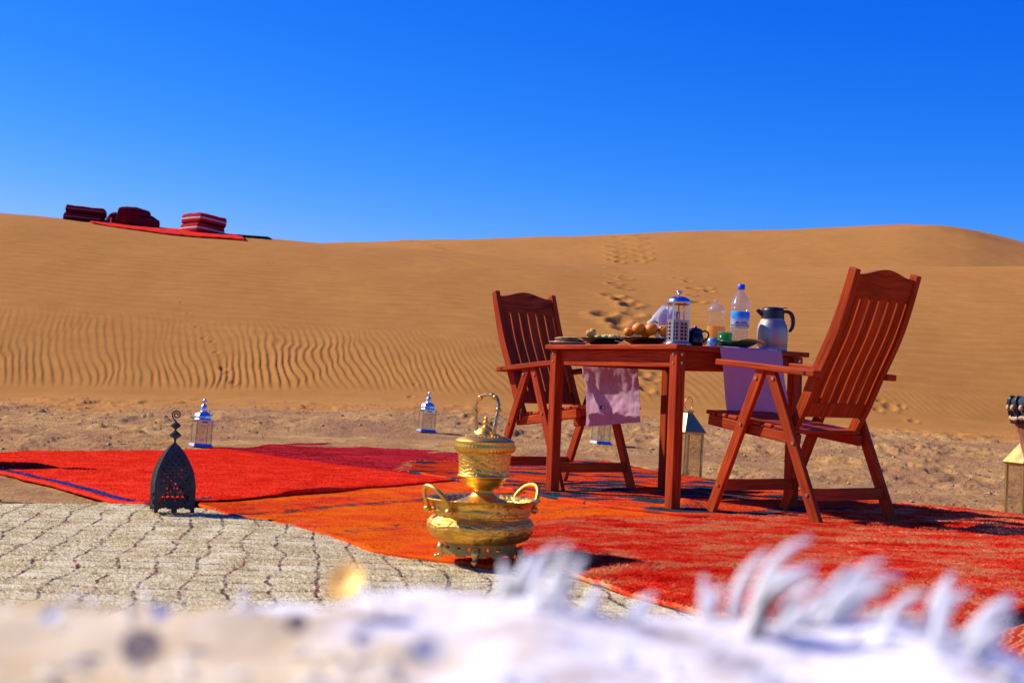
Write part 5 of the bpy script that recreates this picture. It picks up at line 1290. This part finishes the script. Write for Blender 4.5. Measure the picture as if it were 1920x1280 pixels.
def cushion(name, d, mat, puff=0.12, seed=1):
    nx, ny = 22, 22; b = MB()
    def surf(sg):
        P = np.zeros((nx, ny, 3))
        for i in range(nx):
            for j in range(ny):
                u, v = 2 * i / (nx - 1) - 1, 2 * j / (ny - 1) - 1
                e = 1 - max(abs(u), abs(v)) ** 8
                k = 1 - 0.04 * (u * u * v * v)
                x, y = u * d[0] / 2 * k * (0.965 + 0.035 * e), v * d[1] / 2 * k * (0.965 + 0.035 * e)
                h = d[2] / 2 * (1 + puff * (1 - u * u) * (1 - v * v) - 0.12 * (1 - min(1, e * 3)))
                P[i, j] = (x, y, d[2] / 2 + sg * h * (1 + 0.22 * float(perlin(u * 1.6 + seed, v * 1.6 + seed * 0.7))))
                x += 0.02 * d[0] * float(perlin(v * 3, seed + sg * 0.3)); y += 0.02 * d[1] * float(perlin(u * 3 + 5, seed + sg * 0.3))
        return P
    T, B = surf(1), surf(-1); b.grid(T); b.grid(B, flip=True)
    def rim(P): return np.concatenate([P[:, 0], P[-1, 1:], P[-2::-1, -1], P[0, -2:0:-1]])
    rt, rb = rim(T), rim(B); n = len(rt); vs = []
    cen = np.array([0, 0, 0])
    for q in range(4):
        w = q / 3; bul = 0.02 * math.sin(PI * w)
        for k in range(n):
            p = rt[k] * (1 - w) + rb[k] * w; dd = p[:2] / (np.linalg.norm(p[:2]) + 1e-9); vs.append((p[0] + dd[0] * bul, p[1] + dd[1] * bul, p[2]))
    fs = [(q * n + (k + 1) % n, q * n + k, (q + 1) * n + k, (q + 1) * n + (k + 1) % n) for q in range(3) for k in range(n)]
    b.add(vs, fs)
    return b.build(name, mat, smooth=True)
def place(px, py, d, mat, label, rz, n=2, tilt=0.0, sink=0.05, seed=1):
    p = on_dune(px, py); z = p[2] - sink
    for k in range(n):
        o = cushion('floor_cushion', d, mat, seed=seed + k); o.location = (p[0] + (0.03 if k else 0), p[1], z); o.rotation_euler = (0.0, tilt, rz + 0.06 * k); z += d[2] * 1.0
        tag(o, label[k], 'cushion', 'cushions on the dune crest')
place(378, 437, (0.66, 0.72, 0.20), SEAT, ('red and white striped cushion at the bottom of the right stack on the dune', 'red and white striped cushion on top of the right stack on the dune'), 0.75, 2, 0.10, 0.05, 1)
place(158, 414, (0.80, 0.55, 0.165), SEATD, ('maroon striped cushion at the bottom of the left stack on the dune crest', 'maroon striped cushion on top of the left stack on the dune crest'), 0.1, 2, 0.06, 0.06, 5)
p = on_dune(248, 424)
heap = simple('dark_maroon_cloth', (0.11, 0.005, 0.014), 0.9, 0, 0.5, 6, 0.05, 0.5)
for k, (dx, dy, dz, d, rt, lb) in enumerate(((0.10, 0, 0.0, (0.82, 0.5, 0.24), 0.12, 'dark maroon cushion lying flat at the bottom of the middle heap on the dune'), (0.02, 0.0, 0.17, (0.66, 0.45, 0.20), 0.10, 'dark maroon cushion on top of the middle heap on the dune'), (-0.42, 0.05, 0.0, (0.34, 0.4, 0.24), 0.35, 'small maroon cushion leaning at the left of the middle heap on the dune'))):
    o = cushion('floor_cushion', d, heap, 0.75, 20 + k); o.location = (p[0] + dx, p[1] + dy, p[2] + dz - 0.04); o.rotation_euler = (0.05, rt, 0.2 * k); tag(o, lb, 'cushion', 'cushions on the dune crest')
# red carpet draped over the crest
tops = [(165, 414.5), (230, 421), (300, 428), (380, 436), (440, 441.5)]; bots = [(168, 417.5), (240, 429), (310, 438), (380, 445.5), (462, 452.5)]
nu = 60; P = np.zeros((nu, 9, 3))
for i in range(nu):
    t_ = i / (nu - 1) * 4; a = min(int(t_), 3); f_ = t_ - a
    A = np.array(tops[a]) * (1 - f_) + np.array(tops[a + 1]) * f_; B = np.array(bots[a]) * (1 - f_) + np.array(bots[a + 1]) * f_
    qa = march(A[0], A[1] + 1.5); qb = march(*B)
    for j in range(9):
        w = j / 8; x = qa[0] * (1 - w) + qb[0] * w; y = (qa[1] + 0.5) * (1 - w) + qb[1] * w
        P[i, j] = (x, y, tz(x, y) + 0.028 + 0.014 * float(perlin(i * 0.4, j * 0.7)))
tag(MB().grid(P, flip=True).build('dune_carpet', simple('scarlet_carpet', (0.78, 0.028, 0.012), 0.9, 0, 0.25, 8, 0.03, 0.4), smooth=True, solid=0.016), 'scarlet carpet spread on the dune crest below the cushions', 'rug')
# dark mat edge and stake on the crest
b = MB(); pts = [march(x, y) for x, y in ((448, 444.5), (468, 446), (490, 447.5), (507, 449))]
b.sweep([q + (0, 0, 0.02) for q in pts], (0, 1, 0), [0.035, 0.03, 0.03, 0.035], 0.4); tag(b.build('dark_mat', simple('black_cloth', (0.02, 0.018, 0.02), 0.9), bevel=0.01), 'thin dark mat on the dune crest right of the scarlet carpet', 'mat')
q = march(210, 421); tag(MB().tube([q + (0, -0.1, -0.1), q + (0, -0.1, 0.13)], 0.012, 6).build('wooden_stake', simple('pale_stake', (0.5, 0.4, 0.28), 0.8)), 'short pale stake in front of the dark cushions on the dune', 'stake')
